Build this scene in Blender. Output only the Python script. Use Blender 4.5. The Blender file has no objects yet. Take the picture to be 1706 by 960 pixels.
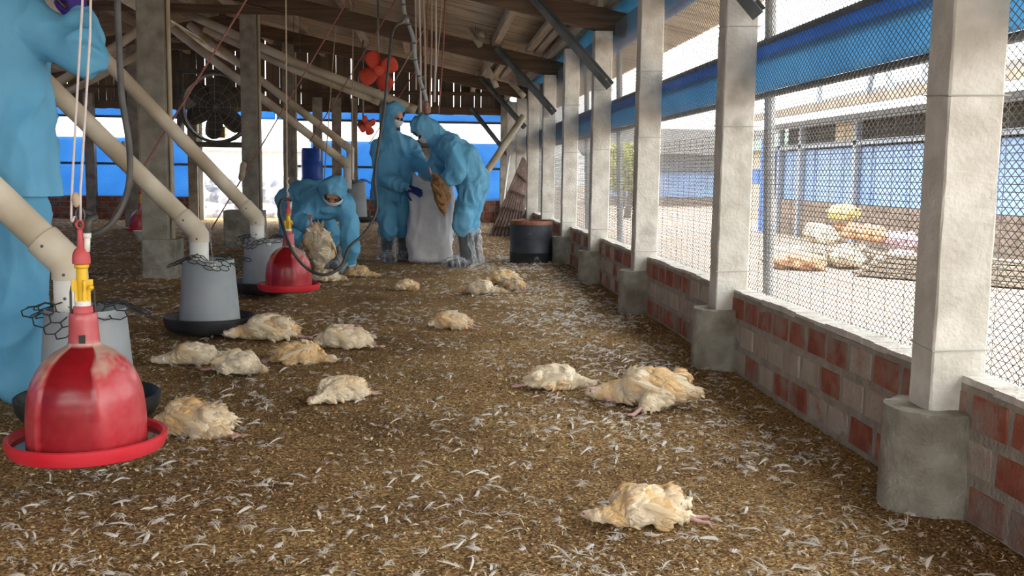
import bpy, bmesh, math, random
import numpy as np
from mathutils import Vector, Matrix

S = bpy.context.scene
COL = S.collection
R = math.radians
random.seed(7)
RNG = np.random.default_rng(7)

# ------------------------------------------------------------------ camera, sky, exposure
FPX, CX, CY = 1650.0, 853.0, 480.0            # focal length in pixels of the 1706 x 960 frame
EYE = Vector((0, 0, 0.92))
YAW, PITCH, ROLL = R(4.77), R(6.54), R(0.8)
cy_, sy_, cp_, sp_ = math.cos(YAW), math.sin(YAW), math.cos(PITCH), math.sin(PITCH)
r0 = Vector((cy_, -sy_, 0)); fw = Vector((sy_*cp_, cy_*cp_, -sp_)); u0 = Vector((sy_*sp_, cy_*sp_, cp_))
CR = r0*math.cos(ROLL) + u0*math.sin(ROLL)
CU = u0*math.cos(ROLL) - r0*math.sin(ROLL)
cam_d = bpy.data.cameras.new('camera')
cam = bpy.data.objects.new('camera', cam_d); COL.objects.link(cam)
M = Matrix((CR, CU, -fw)).transposed().to_4x4(); M.translation = EYE
cam.matrix_world = M
cam_d.sensor_fit = 'HORIZONTAL'; cam_d.sensor_width = 36.0
cam_d.lens = 36.0*FPX/1706.0
cam_d.clip_start = 0.05; cam_d.clip_end = 500
S.camera = cam

world = bpy.data.worlds.new('hazy_sky'); S.world = world; world.use_nodes = True
wn = world.node_tree.nodes; wl = world.node_tree.links
bg = wn['Background']
tc = wn.new('ShaderNodeTexCoord'); sep = wn.new('ShaderNodeSeparateXYZ'); rp = wn.new('ShaderNodeValToRGB')
wl.new(tc.outputs['Generated'], sep.inputs[0]); wl.new(sep.outputs['Z'], rp.inputs[0])
rp.color_ramp.elements[0].position = 0.0; rp.color_ramp.elements[0].color = (.345, .34, .33, 1)      # overcast haze: horizon a third of the zenith
rp.color_ramp.elements[1].position = 1.0; rp.color_ramp.elements[1].color = (.95, .98, 1.0, 1)
wl.new(rp.outputs[0], bg.inputs[0]); bg.inputs[1].default_value = 6.5

sun_d = bpy.data.lights.new('sun', 'SUN'); sun_d.energy = 1.0; sun_d.angle = R(8); sun_d.color = (1, .95, .86)
sun = bpy.data.objects.new('sun', sun_d); COL.objects.link(sun)
sun.rotation_euler = (R(-22), R(-14), 0)

S.view_settings.view_transform = 'Standard'
S.view_settings.look = 'None'
S.view_settings.gamma = 1
S.view_settings.use_curve_mapping = False
S.view_settings.exposure = 1.1

# ------------------------------------------------------------------ pixel helpers (real depths chosen by hand)
def ray(px, py):
    return (fw + CR*((px-CX)/FPX) + CU*((CY-py)/FPX))
def at(px, py, Y):
    d = ray(px, py); return EYE + d*(Y/d.y)
def atX(px, py, X):
    d = ray(px, py); return EYE + d*(X/d.x)
def G(px, py, z=0.0):
    d = ray(px, py); return EYE + d*((z-EYE.z)/d.z)
V = Vector

# ------------------------------------------------------------------ numpy gradient noise
_perm = np.random.default_rng(3).permutation(512).astype(np.int64)
_perm = np.concatenate([_perm, _perm, _perm, _perm])
_gr = np.random.default_rng(4).normal(size=(512, 3)); _gr /= np.linalg.norm(_gr, axis=1)[:, None]
def pnoise(P):
    P = np.asarray(P, float); i = np.floor(P).astype(np.int64); f = P-i; i &= 511
    u = f*f*f*(f*(f*6-15)+10)
    out = 0
    for dx in (0, 1):
        wx = u[:, 0] if dx else 1-u[:, 0]
        for dy in (0, 1):
            wy = u[:, 1] if dy else 1-u[:, 1]
            for dz in (0, 1):
                wz = u[:, 2] if dz else 1-u[:, 2]
                h = _perm[_perm[_perm[(i[:, 0]+dx) & 511]+((i[:, 1]+dy) & 511)]+((i[:, 2]+dz) & 511)] & 511
                g = _gr[h]
                out = out + wx*wy*wz*(g[:, 0]*(f[:, 0]-dx)+g[:, 1]*(f[:, 1]-dy)+g[:, 2]*(f[:, 2]-dz))
    return out*1.5
def fbm(P, o=3):
    a, s, t = 1.0, 1.0, 0
    for k in range(o):
        t = t + a*pnoise(np.asarray(P)*s+17.3*k); a *= .5; s *= 2.1
    return t

# ------------------------------------------------------------------ materials
def mat(name, col, col2=None, scale=6.0, rough=.7, bump=0.0, bscale=30.0, metal=0.0, spec=.4, stretch=(1, 1, 1),
        lo=.35, hi=.65, detail=6, rnd=0.0, attr=None, dirt=None, dscale=2.0, dlo=.5, dhi=.7, transl=0.0, coat=0.0, sheen=0.0):
    m = bpy.data.materials.new(name); m.use_nodes = True
    nt = m.node_tree; N = nt.nodes; L = nt.links; b = N['Principled BSDF']
    b.inputs['Roughness'].default_value = rough; b.inputs['Metallic'].default_value = metal
    b.inputs['Specular IOR Level'].default_value = spec; b.inputs['Coat Weight'].default_value = coat
    b.inputs['Sheen Weight'].default_value = sheen
    t = N.new('ShaderNodeTexCoord'); mp = N.new('ShaderNodeMapping'); mp.inputs['Scale'].default_value = stretch
    L.new(t.outputs['Object'], mp.inputs[0])
    vec = mp.outputs[0]
    if rnd:
        oi = N.new('ShaderNodeObjectInfo'); ad = N.new('ShaderNodeVectorMath'); ad.operation = 'ADD'
        ml = N.new('ShaderNodeMath'); ml.operation = 'MULTIPLY'; ml.inputs[1].default_value = 40
        L.new(oi.outputs['Random'], ml.inputs[0]); L.new(vec, ad.inputs[0]); L.new(ml.outputs[0], ad.inputs[1]); vec = ad.outputs[0]
    out = None
    def rgb(c): return (c[0], c[1], c[2], 1)
    if attr:
        a = N.new('ShaderNodeAttribute'); a.attribute_name = attr; out = a.outputs['Color']
    elif col2 is None:
        b.inputs['Base Color'].default_value = rgb(col)
    if col2 is not None:
        n = N.new('ShaderNodeTexNoise'); n.inputs['Scale'].default_value = scale; n.inputs['Detail'].default_value = detail
        L.new(vec, n.inputs['Vector'])
        r = N.new('ShaderNodeValToRGB'); e = r.color_ramp.elements
        e[0].position = lo; e[0].color = rgb(col); e[1].position = hi; e[1].color = rgb(col2)
        L.new(n.outputs[0], r.inputs[0])
        if out is None: out = r.outputs[0]
        else:
            mx = N.new('ShaderNodeMix'); mx.data_type = 'RGBA'; mx.blend_type = 'MULTIPLY'; mx.inputs[0].default_value = 1
            L.new(out, mx.inputs[6]); L.new(r.outputs[0], mx.inputs[7]); out = mx.outputs[2]
    if dirt is not None:
        n2 = N.new('ShaderNodeTexNoise'); n2.inputs['Scale'].default_value = dscale; n2.inputs['Detail'].default_value = 8
        L.new(vec, n2.inputs['Vector'])
        r2 = N.new('ShaderNodeValToRGB'); r2.color_ramp.elements[0].position = dlo; r2.color_ramp.elements[1].position = dhi
        L.new(n2.outputs[0], r2.inputs[0])
        mx = N.new('ShaderNodeMix'); mx.data_type = 'RGBA'
        L.new(r2.outputs[0], mx.inputs[0])
        if out is None: mx.inputs[6].default_value = rgb(col)
        else: L.new(out, mx.inputs[6])
        mx.inputs[7].default_value = rgb(dirt); out = mx.outputs[2]
    if rnd and out is not None:
        hs = N.new('ShaderNodeHueSaturation'); mr = N.new('ShaderNodeMapRange')
        mr.inputs[3].default_value = 1-rnd; mr.inputs[4].default_value = 1+rnd
        L.new(oi.outputs['Random'], mr.inputs[0]); L.new(mr.outputs[0], hs.inputs['Value']); L.new(out, hs.inputs['Color']); out = hs.outputs[0]
    if out is not None: L.new(out, b.inputs['Base Color'])
    if bump:
        n3 = N.new('ShaderNodeTexNoise'); n3.inputs['Scale'].default_value = bscale; n3.inputs['Detail'].default_value = 5
        L.new(vec, n3.inputs['Vector'])
        bp = N.new('ShaderNodeBump'); bp.inputs['Strength'].default_value = bump; bp.inputs['Distance'].default_value = .02
        L.new(n3.outputs[0], bp.inputs['Height']); L.new(bp.outputs[0], b.inputs['Normal'])
    if transl:
        tr = N.new('ShaderNodeBsdfTranslucent'); ms = N.new('ShaderNodeMixShader'); ms.inputs[0].default_value = transl
        if out is not None: L.new(out, tr.inputs[0])
        else: tr.inputs[0].default_value = rgb(col)
        o = N['Material Output']; L.new(b.outputs[0], ms.inputs[1]); L.new(tr.outputs[0], ms.inputs[2]); L.new(ms.outputs[0], o.inputs[0])
    return m
def srgb(r, g, b):
    f = lambda c: (c/255/12.92) if c/255 <= .04045 else ((c/255+.055)/1.055)**2.4
    return (f(r), f(g), f(b))
def plastic_film(name):
    m = bpy.data.materials.new(name); m.use_nodes = True; nt = m.node_tree; N = nt.nodes; L = nt.links
    b = N['Principled BSDF']; b.inputs['Base Color'].default_value = (.8, .85, .88, 1); b.inputs['Roughness'].default_value = .12
    b.inputs['Specular IOR Level'].default_value = .9
    t = N.new('ShaderNodeBsdfTransparent'); ms = N.new('ShaderNodeMixShader'); fr = N.new('ShaderNodeLayerWeight'); fr.inputs[0].default_value = .55
    mr = N.new('ShaderNodeMapRange'); mr.inputs[3].default_value = .05; mr.inputs[4].default_value = .55
    L.new(fr.outputs['Facing'], mr.inputs[0]); L.new(mr.outputs[0], ms.inputs[0])
    L.new(t.outputs[0], ms.inputs[1]); L.new(b.outputs[0], ms.inputs[2]); L.new(ms.outputs[0], N['Material Output'].inputs[0])
    return m

MT = {}
MT['concrete'] = mat('pale_concrete', srgb(190, 186, 174), srgb(216, 213, 204), 9, .9, .25, 60, dirt=srgb(128, 122, 108), dscale=3.5, dlo=.6, dhi=.8, rnd=.05)
MT['concrete_dark'] = mat('grey_concrete', srgb(128, 124, 112), srgb(160, 155, 142), 7, .9, .3, 50, dirt=srgb(95, 88, 76), dscale=4, dlo=.55, dhi=.75, rnd=.05)
MT['footing'] = mat('footing_concrete', srgb(140, 137, 125), srgb(165, 162, 150), 14, .95, .5, 70, dirt=srgb(112, 106, 92), dscale=5, dlo=.5, dhi=.7, rnd=.06)
MT['mortar'] = mat('mortar', srgb(142, 134, 122), srgb(164, 156, 144), 15, .95, .6, 60)
MT['mortar_cap'] = mat('mortar_cap', srgb(190, 185, 175), srgb(215, 210, 202), 15, .95, .6, 60)
MT['brick'] = mat('red_brick', srgb(138, 76, 60), srgb(164, 98, 78), 12, .9, .4, 80, dirt=srgb(148, 134, 122), dscale=6, dlo=.46, dhi=.66, rnd=.14)
MT['brick_pale'] = mat('mortar_smeared_brick', srgb(166, 152, 138), srgb(178, 168, 156), 12, .9, .5, 80, dirt=srgb(172, 112, 88), dscale=8, dlo=.6, dhi=.75, rnd=.08)
MT['wood'] = mat('dark_timber', srgb(92, 74, 60), srgb(118, 98, 80), 5, .85, .3, 40, stretch=(.4, 3, 6), rnd=.12)
MT['wood_light'] = mat('grey_timber', srgb(158, 142, 122), srgb(186, 172, 152), 5, .85, .3, 40, stretch=(6, .4, 6), rnd=.1)
MT['plank'] = mat('weathered_plank', srgb(98, 86, 74), srgb(128, 114, 98), 5, .9, .3, 40, stretch=(6, 6, .5), rnd=.25)
MT['sheet'] = mat('weathered_roof_sheet', srgb(176, 160, 138), srgb(206, 190, 166), 3, .9, .2, 30, stretch=(.5, 5, 1), dirt=srgb(120, 102, 84), dscale=2.5, dlo=.5, dhi=.75, rnd=.1)
MT['steel'] = mat('dark_grey_steel', srgb(86, 92, 94), srgb(108, 114, 115), 8, .55, .05, 30, metal=.3)
MT['pvc'] = mat('dusty_cream_pvc', srgb(200, 190, 166), srgb(222, 214, 194), 3, .5, .05, 40, dirt=srgb(160, 142, 112), dscale=2.2, dlo=.45, dhi=.75)
MT['pvc_white'] = mat('white_pvc', srgb(222, 222, 214), srgb(238, 238, 232), 5, .4, dirt=srgb(190, 180, 160), dscale=6, dlo=.6, dhi=.8)
MT['feeder'] = mat('grey_plastic', srgb(140, 148, 152), srgb(156, 163, 166), 5, .5, .05, 60, dirt=srgb(168, 164, 152), dscale=7, dlo=.55, dhi=.8, rnd=.03)
MT['black'] = mat('black_plastic', srgb(34, 36, 40), srgb(52, 54, 56), 8, .45, .05, 50)
MT['blackwire'] = mat('black_plastic_mesh', srgb(40, 42, 44), None, rough=.6)
MT['yellow'] = mat('yellow_plastic', srgb(226, 178, 24), srgb(238, 196, 48), 9, .4)
MT['redcap'] = mat('dusty_red_plastic', srgb(196, 52, 62), srgb(206, 110, 110), 9, .55)
MT['red'] = mat('red_plastic', (1, 1, 1), srgb(235, 228, 222), 14, .27, .03, 60, attr='Col', lo=.3, hi=.9)
MT['redtray'] = mat('red_tray_plastic', srgb(205, 36, 52), srgb(214, 60, 70), 6, .35)
MT['fanred'] = mat('red_fan_paint', srgb(212, 66, 48), srgb(226, 90, 66), 5, .5)
MT['net'] = mat('grey_wire', srgb(122, 122, 120), None, rough=.5, metal=.3)
MT['weld'] = mat('dark_wire', srgb(96, 96, 94), None, rough=.5, metal=.3)
MT['tie'] = mat('tie_wire', srgb(170, 168, 160), None, rough=.5)
MT['curtain'] = mat('blue_curtain', srgb(120, 182, 216), srgb(136, 194, 226), 3, .55, .15, 20, transl=.5)
MT['curtain_dark'] = mat('dark_blue_curtain', srgb(76, 146, 208), srgb(88, 160, 220), 3, .55, .1, 20, transl=.4)
MT['tarp'] = mat('blue_tarpaulin', srgb(102, 162, 212), srgb(118, 176, 222), 2, .5, .25, 9, transl=.6)
MT['suit'] = mat('blue_nonwoven', srgb(96, 172, 214), srgb(112, 186, 224), 4, .6, .4, 10, transl=.12, detail=3)
MT['skin'] = mat('skin', srgb(190, 142, 116), srgb(200, 152, 126), 10, .5)
MT['mask'] = mat('white_mask', srgb(214, 224, 228), None, rough=.8)
MT['eye'] = mat('dark_eye', srgb(40, 30, 26), None, rough=.25)
MT['glove_pale'] = mat('pale_blue_latex', srgb(150, 196, 210), srgb(170, 210, 220), 9, .5)
MT['glove_navy'] = mat('navy_latex', srgb(22, 44, 110), srgb(30, 56, 128), 9, .45)
MT['glove_purple'] = mat('purple_latex', srgb(52, 30, 110), srgb(66, 40, 128), 9, .45)
MT['boot'] = mat('grey_rubber', srgb(44, 48, 54), srgb(62, 66, 72), 8, .4)
MT['film'] = plastic_film('clear_plastic_film')
MT['sack'] = mat('white_woven_sack', srgb(230, 230, 232), srgb(240, 240, 242), 5, .6, .3, 25, transl=.2)
MT['bagwhite'] = mat('white_bag', srgb(190, 192, 198), srgb(208, 210, 214), 5, .5, .3, 20)
MT['rope_red'] = mat('faded_red_rope', srgb(150, 98, 92), srgb(168, 118, 110), 60, .9)
MT['rope_tan'] = mat('tan_cord', srgb(178, 160, 138), srgb(196, 180, 158), 60, .9)
MT['rope_white'] = mat('white_cord', srgb(206, 200, 196), srgb(222, 206, 206), 60, .8)
MT['hose'] = mat('black_hose', srgb(52, 52, 50), srgb(78, 76, 72), 12, .45)
MT['hose_grey'] = mat('grey_hose', srgb(138, 132, 120), srgb(156, 150, 138), 12, .5)
MT['drum'] = mat('dark_metal_drum', srgb(34, 38, 44), srgb(52, 56, 62), 6, .5, .1, 30, dirt=srgb(170, 160, 146), dscale=13, dlo=.66, dhi=.74)
MT['rust'] = mat('rusty_rim', srgb(120, 78, 58), srgb(150, 106, 84), 14, .9, .4, 60)
MT['slat'] = mat('dark_brown_slat', srgb(74, 56, 48), srgb(100, 80, 70), 6, .75, .2, 30, dirt=srgb(170, 160, 150), dscale=9, dlo=.64, dhi=.76, rnd=.15)
MT['barrel'] = mat('blue_barrel', srgb(18, 64, 160), srgb(28, 80, 180), 5, .4)
MT['feather'] = mat('white_down', srgb(214, 208, 198), srgb(234, 230, 222), 8, .9, transl=.25, rnd=.06)
MT['litter'] = None
MT['plume'] = mat('cream_plumage', srgb(244, 238, 230), (1, 1, 1), 26, .95, attr='Col', lo=.35, hi=.7, transl=.12)
MT['birdskin'] = mat('bird_skin', srgb(236, 230, 222), (1, 1, 1), 60, .8, .4, 90, attr='Col', lo=.35, hi=.7)
MT['galv'] = mat('galvanised_steel', srgb(126, 128, 128), srgb(152, 153, 152), 10, .5, metal=.4)
MT['fanframe'] = mat('old_fan_steel', srgb(84, 82, 76), srgb(104, 100, 92), 8, .7, metal=.2)

# ------------------------------------------------------------------ mesh builder
class MB:
    def __init__(s): s.v = []; s.f = []; s.m = []; s.mi = 0
    def add(s, vs, fs):
        o = len(s.v); s.v.extend([tuple(v) for v in vs]); s.f.extend([tuple(i+o for i in f) for f in fs]); s.m.extend([s.mi]*len(fs)); return s
    def box(s, c, d, rot=None):
        hx, hy, hz = d[0]/2, d[1]/2, d[2]/2
        vs = [V((x*hx, y*hy, z*hz)) for x in (-1, 1) for y in (-1, 1) for z in (-1, 1)]
        if rot is not None: vs = [rot @ v for v in vs]
        c = V(c); vs = [v+c for v in vs]
        return s.add(vs, [(0, 1, 3, 2), (4, 6, 7, 5), (0, 4, 5, 1), (2, 3, 7, 6), (0, 2, 6, 4), (1, 5, 7, 3)])
    def bar(s, a, b, w, h, up=(0, 0, 1)):
        a, b = V(a), V(b); d = (b-a); L = d.length; d.normalize()
        x = d.cross(V(up)); x.normalize(); z = x.cross(d)
        rot = Matrix((x, d, z)).transposed()
        return s.box((a+b)/2, (w, L, h), rot)
    def tube(s, pts, r, seg=8, cap=True, closed=False):
        pts = [V(p) for p in pts]; n = len(pts)
        rs = r if isinstance(r, (list, tuple)) else [r]*n
        t0 = (pts[1]-pts[0]).normalized()
        a = V((0, 0, 1)) if abs(t0.z) < .9 else V((1, 0, 0))
        nx = t0.cross(a).normalized()
        vs = []; fs = []
        for i, p in enumerate(pts):
            if closed: t = (pts[(i+1) % n]-pts[i-1])
            else: t = pts[min(i+1, n-1)]-pts[max(i-1, 0)]
            if t.length < 1e-9: t = t0
            t.normalize(); nx = (nx-t*nx.dot(t))
            if nx.length < 1e-6: nx = t.orthogonal()
            nx.normalize(); ny = t.cross(nx)
            for k in range(seg):
                an = 2*math.pi*k/seg; vs.append(p+nx*(rs[i]*math.cos(an))+ny*(rs[i]*math.sin(an)))
        rng = n if closed else n-1
        for i in range(rng):
            j = (i+1) % n
            for k in range(seg):
                k2 = (k+1) % seg; fs.append((i*seg+k, i*seg+k2, j*seg+k2, j*seg+k))
        if cap and not closed:
            fs.append(tuple(reversed(range(seg)))); fs.append(tuple(range((n-1)*seg, n*seg)))
        return s.add(vs, fs)
    def lathe(s, prof, c=(0, 0, 0), seg=32, cap0=True, cap1=True, fn=None):
        c = V(c); vs = []; fs = []; n = len(prof)
        for (r, z) in prof:
            for k in range(seg):
                a = 2*math.pi*k/seg; rr = fn(r, z, a) if fn else r
                vs.append(c+V((rr*math.cos(a), rr*math.sin(a), z)))
        for i in range(n-1):
            for k in range(seg):
                k2 = (k+1) % seg; fs.append((i*seg+k, i*seg+k2, (i+1)*seg+k2, (i+1)*seg+k))
        if cap0: fs.append(tuple(reversed(range(seg))))
        if cap1: fs.append(tuple(range((n-1)*seg, n*seg)))
        return s.add(vs, fs)
    def ball(s, c, r, seg=12, rings=8, sc=(1, 1, 1)):
        prof = [(max(1e-4, math.sin(math.pi*i/rings))*r, -math.cos(math.pi*i/rings)*r) for i in range(rings+1)]
        o = len(s.v); s.lathe(prof, (0, 0, 0), seg)
        for i in range(o, len(s.v)):
            x, y, z = s.v[i]; s.v[i] = (x*sc[0]+c[0], y*sc[1]+c[1], z*sc[2]+c[2])
        return s
    def leaf(s, p, d, up, L, W, curl=.3, n=4):
        p, d, up = V(p), V(d).normalized(), V(up)
        sd = d.cross(up)
        if sd.length < 1e-5: sd = d.orthogonal()
        sd.normalize(); up = sd.cross(d)
        vs = []; fs = []
        for i in range(n+1):
            t = i/n; w = W*math.sin(math.pi*(.12+.8*t))**.8*.5
            q = p+d*(L*t)+up*(curl*L*(-(t*t)))
            vs += [q-sd*w-up*(w*.35), q+up*(w*.15), q+sd*w-up*(w*.35)]
        for i in range(n):
            a = i*3; fs += [(a, a+1, a+4, a+3), (a+1, a+2, a+5, a+4)]
        return s.add(vs, fs)
    def build(s, name, material, parent=None, smooth=False, kind=None, sub=None):
        me = bpy.data.meshes.new(name)
        off = world_loc(parent) if parent is not None else V((0, 0, 0))
        vs = s.v if off.length == 0 else [(v[0]-off.x, v[1]-off.y, v[2]-off.z) for v in s.v]
        me.from_pydata(vs, [], s.f)
        mats = material if isinstance(material, (list, tuple)) else [material]
        for m in mats: me.materials.append(m)
        if len(mats) > 1: me.polygons.foreach_set('material_index', s.m)
        if smooth: me.polygons.foreach_set('use_smooth', [True]*len(me.polygons))
        me.update()
        return link(name, me, parent, kind)
def world_loc(o):
    l = V((0, 0, 0))
    while o is not None: l = l+o.location; o = o.parent
    return l
def link(name, me, parent=None, kind=None):
    o = bpy.data.objects.new(name, me); COL.objects.link(o)
    if parent is not None: o.parent = parent
    if kind: o['kind'] = kind
    return o
def autosmooth(o, ang=40):
    me = o.data; me.polygons.foreach_set('use_smooth', [True]*len(me.polygons))
    bm = bmesh.new(); bm.from_mesh(me)
    for e in bm.edges:
        if len(e.link_faces) == 2 and e.calc_face_angle(0) > R(ang): e.smooth = False
    bm.to_mesh(me); bm.free(); return o
def tag(o, label, cat, group=None, kind=None):
    o['label'] = label; o['category'] = cat
    if group: o['group'] = group
    if kind: o['kind'] = kind
    return o
def thing(name, label, cat, loc=(0, 0, 0), group=None):
    o = bpy.data.objects.new(name, None); COL.objects.link(o); o.location = loc; o.empty_display_size = .1
    return tag(o, label, cat, group)
def struct(name, loc=(0, 0, 0)):
    o = bpy.data.objects.new(name, None); COL.objects.link(o); o.location = loc; o['kind'] = 'structure'; return o
def spline(pts, n=8):
    pts = [V(p) for p in pts]; P = [pts[0]*2-pts[1]]+pts+[pts[-1]*2-pts[-2]]; out = []
    for i in range(1, len(P)-2):
        a, b, c, d = P[i-1:i+3]
        for k in range(n):
            t = k/n; out.append(.5*((2*b)+(c-a)*t+(2*a-5*b+4*c-d)*t*t+(3*b-3*c+d-a)*t*t*t))
    out.append(pts[-1]); return out
def big_mesh(name, verts, quads, material, colors=None, smooth=False):
    me = bpy.data.meshes.new(name); nv, nq = len(verts), len(quads); k = quads.shape[1]
    me.vertices.add(nv); me.vertices.foreach_set('co', verts.astype(np.float32).ravel())
    me.loops.add(nq*k); me.loops.foreach_set('vertex_index', quads.astype(np.int32).ravel())
    me.polygons.add(nq); me.polygons.foreach_set('loop_start', np.arange(0, nq*k, k, dtype=np.int32))
    if smooth: me.polygons.foreach_set('use_smooth', np.ones(nq, bool))
    me.materials.append(material); me.update(calc_edges=True)
    if colors is not None:
        at_ = me.color_attributes.new('Col', 'FLOAT_COLOR', 'POINT'); at_.data.foreach_set('color', colors.astype(np.float32).ravel())
    return me
ORD = ['first', 'second', 'third', 'fourth', 'fifth', 'sixth', 'seventh', 'eighth', 'ninth', 'tenth', 'eleventh', 'twelfth']

# ================================================================== THE SETTING
COLY = [-1.3, 0.62, 2.61, 4.66, 6.57, 8.42, 10.27, 12.15, 14.03, 15.92, 17.8]
COLX, WX = 1.40, 1.445                 # pier centre line, inner face of the brick wall
FARY = 18.98
EAVX, EAVZ, RDX, SLOPE = 1.6, 2.18, -3.2, 0.215
def roof_z(x):                         # centre line of the rafters
    return EAVZ+SLOPE*(EAVX-x) if x > RDX else EAVZ+SLOPE*(EAVX-RDX)-SLOPE*(RDX-x)

def floor_h(x, y):
    P = np.stack([x*1.1, y*1.1, np.zeros_like(x)], 1)
    P2 = np.stack([x*7, y*7, np.zeros_like(x)+5], 1)
    return .014*pnoise(P)+.007*fbm(P2, 2)

# --- litter floor
fx = np.concatenate([np.linspace(-8.3, -3, 40, endpoint=False), np.linspace(-3, 1.52, 150)])
fy = np.concatenate([np.linspace(-5.0, 1.3, 40, endpoint=False), np.linspace(1.3, 5.5, 180, endpoint=False), np.linspace(5.5, 19.6, 170)])
gx, gy = np.meshgrid(fx, fy); gx = gx.ravel(); gy = gy.ravel()
fz = floor_h(gx, gy)+.0065*pnoise(np.stack([gx*24, gy*24, gx*0], 1))
nxx, nyy = len(fx), len(fy)
ii, jj = np.meshgrid(np.arange(nxx-1), np.arange(nyy-1)); a = (jj*nxx+ii).ravel()
fq = np.stack([a, a+1, a+1+nxx, a+nxx], 1)
def litter_mat():
    m = bpy.data.materials.new('brown_litter'); m.use_nodes = True; nt = m.node_tree; N = nt.nodes; L = nt.links; b = N['Principled BSDF']
    b.inputs['Roughness'].default_value = .95; b.inputs['Specular IOR Level'].default_value = .15
    t = N.new('ShaderNodeTexCoord')
    v = N.new('ShaderNodeTexVoronoi'); v.inputs['Scale'].default_value = 170; L.new(t.outputs['Object'], v.inputs['Vector'])
    r = N.new('ShaderNodeValToRGB'); e = r.color_ramp.elements
    e[0].position = 0; e[0].color = (*srgb(86, 68, 46), 1); e[1].position = 1; e[1].color = (*srgb(206, 180, 134), 1)
    e2 = e.new(.45); e2.color = (*srgb(136, 109, 74), 1); e3 = e.new(.75); e3.color = (*srgb(170, 140, 96), 1)
    sx = N.new('ShaderNodeSeparateXYZ'); L.new(v.outputs['Color'], sx.inputs[0]); L.new(sx.outputs[0], r.inputs[0])
    n = N.new('ShaderNodeTexNoise'); n.inputs['Scale'].default_value = 1.6; n.inputs['Detail'].default_value = 7; L.new(t.outputs['Object'], n.inputs['Vector'])
    r2 = N.new('ShaderNodeValToRGB'); r2.color_ramp.elements[0].position = .35; r2.color_ramp.elements[0].color = (.62, .56, .52, 1)
    r2.color_ramp.elements[1].position = .62; r2.color_ramp.elements[1].color = (1.08, 1.04, .96, 1); L.new(n.outputs[0], r2.inputs[0])
    mx = N.new('ShaderNodeMix'); mx.data_type = 'RGBA'; mx.blend_type = 'MULTIPLY'; mx.inputs[0].default_value = 1
    L.new(r.outputs[0], mx.inputs[6]); L.new(r2.outputs[0], mx.inputs[7]); L.new(mx.outputs[2], b.inputs['Base Color'])
    n3 = N.new('ShaderNodeTexNoise'); n3.inputs['Scale'].default_value = 55; n3.inputs['Detail'].default_value = 6; L.new(t.outputs['Object'], n3.inputs['Vector'])
    bp = N.new('ShaderNodeBump'); bp.inputs['Strength'].default_value = .9; bp.inputs['Distance'].default_value = .012
    L.new(n3.outputs[0], bp.inputs['Height']); L.new(bp.outputs[0], b.inputs['Normal'])
    return m
MT['litter'] = litter_mat()
floor_o = link('floor', big_mesh('floor', np.stack([gx, gy, fz], 1), fq, MT['litter'], smooth=True)); floor_o['kind'] = 'structure'

def flakes(name, n, ylo, yhi, size, lift, cols, seed, power=1.0):
    g = np.random.default_rng(seed)
    y = ylo+(yhi-ylo)*g.random(n)**power
    half_l = -.62*y-.25; x = np.maximum(half_l, -7.5)+g.random(n)*(1.43-np.maximum(half_l, -7.5))
    z = floor_h(x, y)+lift*(.3+g.random(n))
    s = size*(.5+g.random(n)); ang = g.random(n)*6.283; asp = .25+.35*g.random(n)
    tx = (g.random(n)-.5)*1.2; ty = (g.random(n)-.5)*1.2
    ca, sa = np.cos(ang), np.sin(ang)
    vs = np.zeros((n, 4, 3))
    for k, (u, v) in enumerate(((-1, 0), (0, -1), (1, 0), (0, 1))):
        lx = u*s*.5; ly = v*s*.5*asp
        vs[:, k, 0] = x+lx*ca-ly*sa; vs[:, k, 1] = y+lx*sa+ly*ca; vs[:, k, 2] = z+lx*tx+ly*ty
    q = np.arange(n*4).reshape(n, 4)
    c = cols[g.integers(0, len(cols), n)]*(.75+.5*g.random((n, 1)))
    c = np.concatenate([c, np.ones((n, 1))], 1); c = np.repeat(c, 4, 0)
    o = link(name, big_mesh(name, vs.reshape(-1, 3), q, MT['chip'], c), floor_o, 'stuff'); return o
MT['chip'] = mat('rice_husk', (1, 1, 1), (.9, .9, .9), 50, .85, attr='Col')
HUSK = np.array([srgb(198, 170, 120), srgb(172, 142, 96), srgb(134, 106, 72), srgb(216, 194, 152), srgb(94, 72, 50), srgb(154, 124, 82)])
flakes('rice_husk_litter', 110000, 1.5, 6.5, .0085, .006, HUSK, 1, 1.6)
flakes('straw_litter', 30000, 3.0, 18.5, .016, .006, HUSK, 2, 1.1)

# --- outside ground
gm = mat('sandy_yard', srgb(150, 128, 108), srgb(172, 150, 128), 1.2, .95, .3, 20, dirt=srgb(140, 134, 130), dscale=.7, dlo=.5, dhi=.7)
gnd = MB(); gnd.box((10, 20, -.17), (120, 140, .1)); gnd.build('ground', gm, kind='structure')
apron = mat('grey_apron', srgb(128, 126, 124), srgb(150, 148, 146), 3, .95, .2, 40)
ap = MB(); ap.box((2.1, 9, -.09), (1.1, 24, .08)); ap.build('trim_1', apron, kind='structure')

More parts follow.
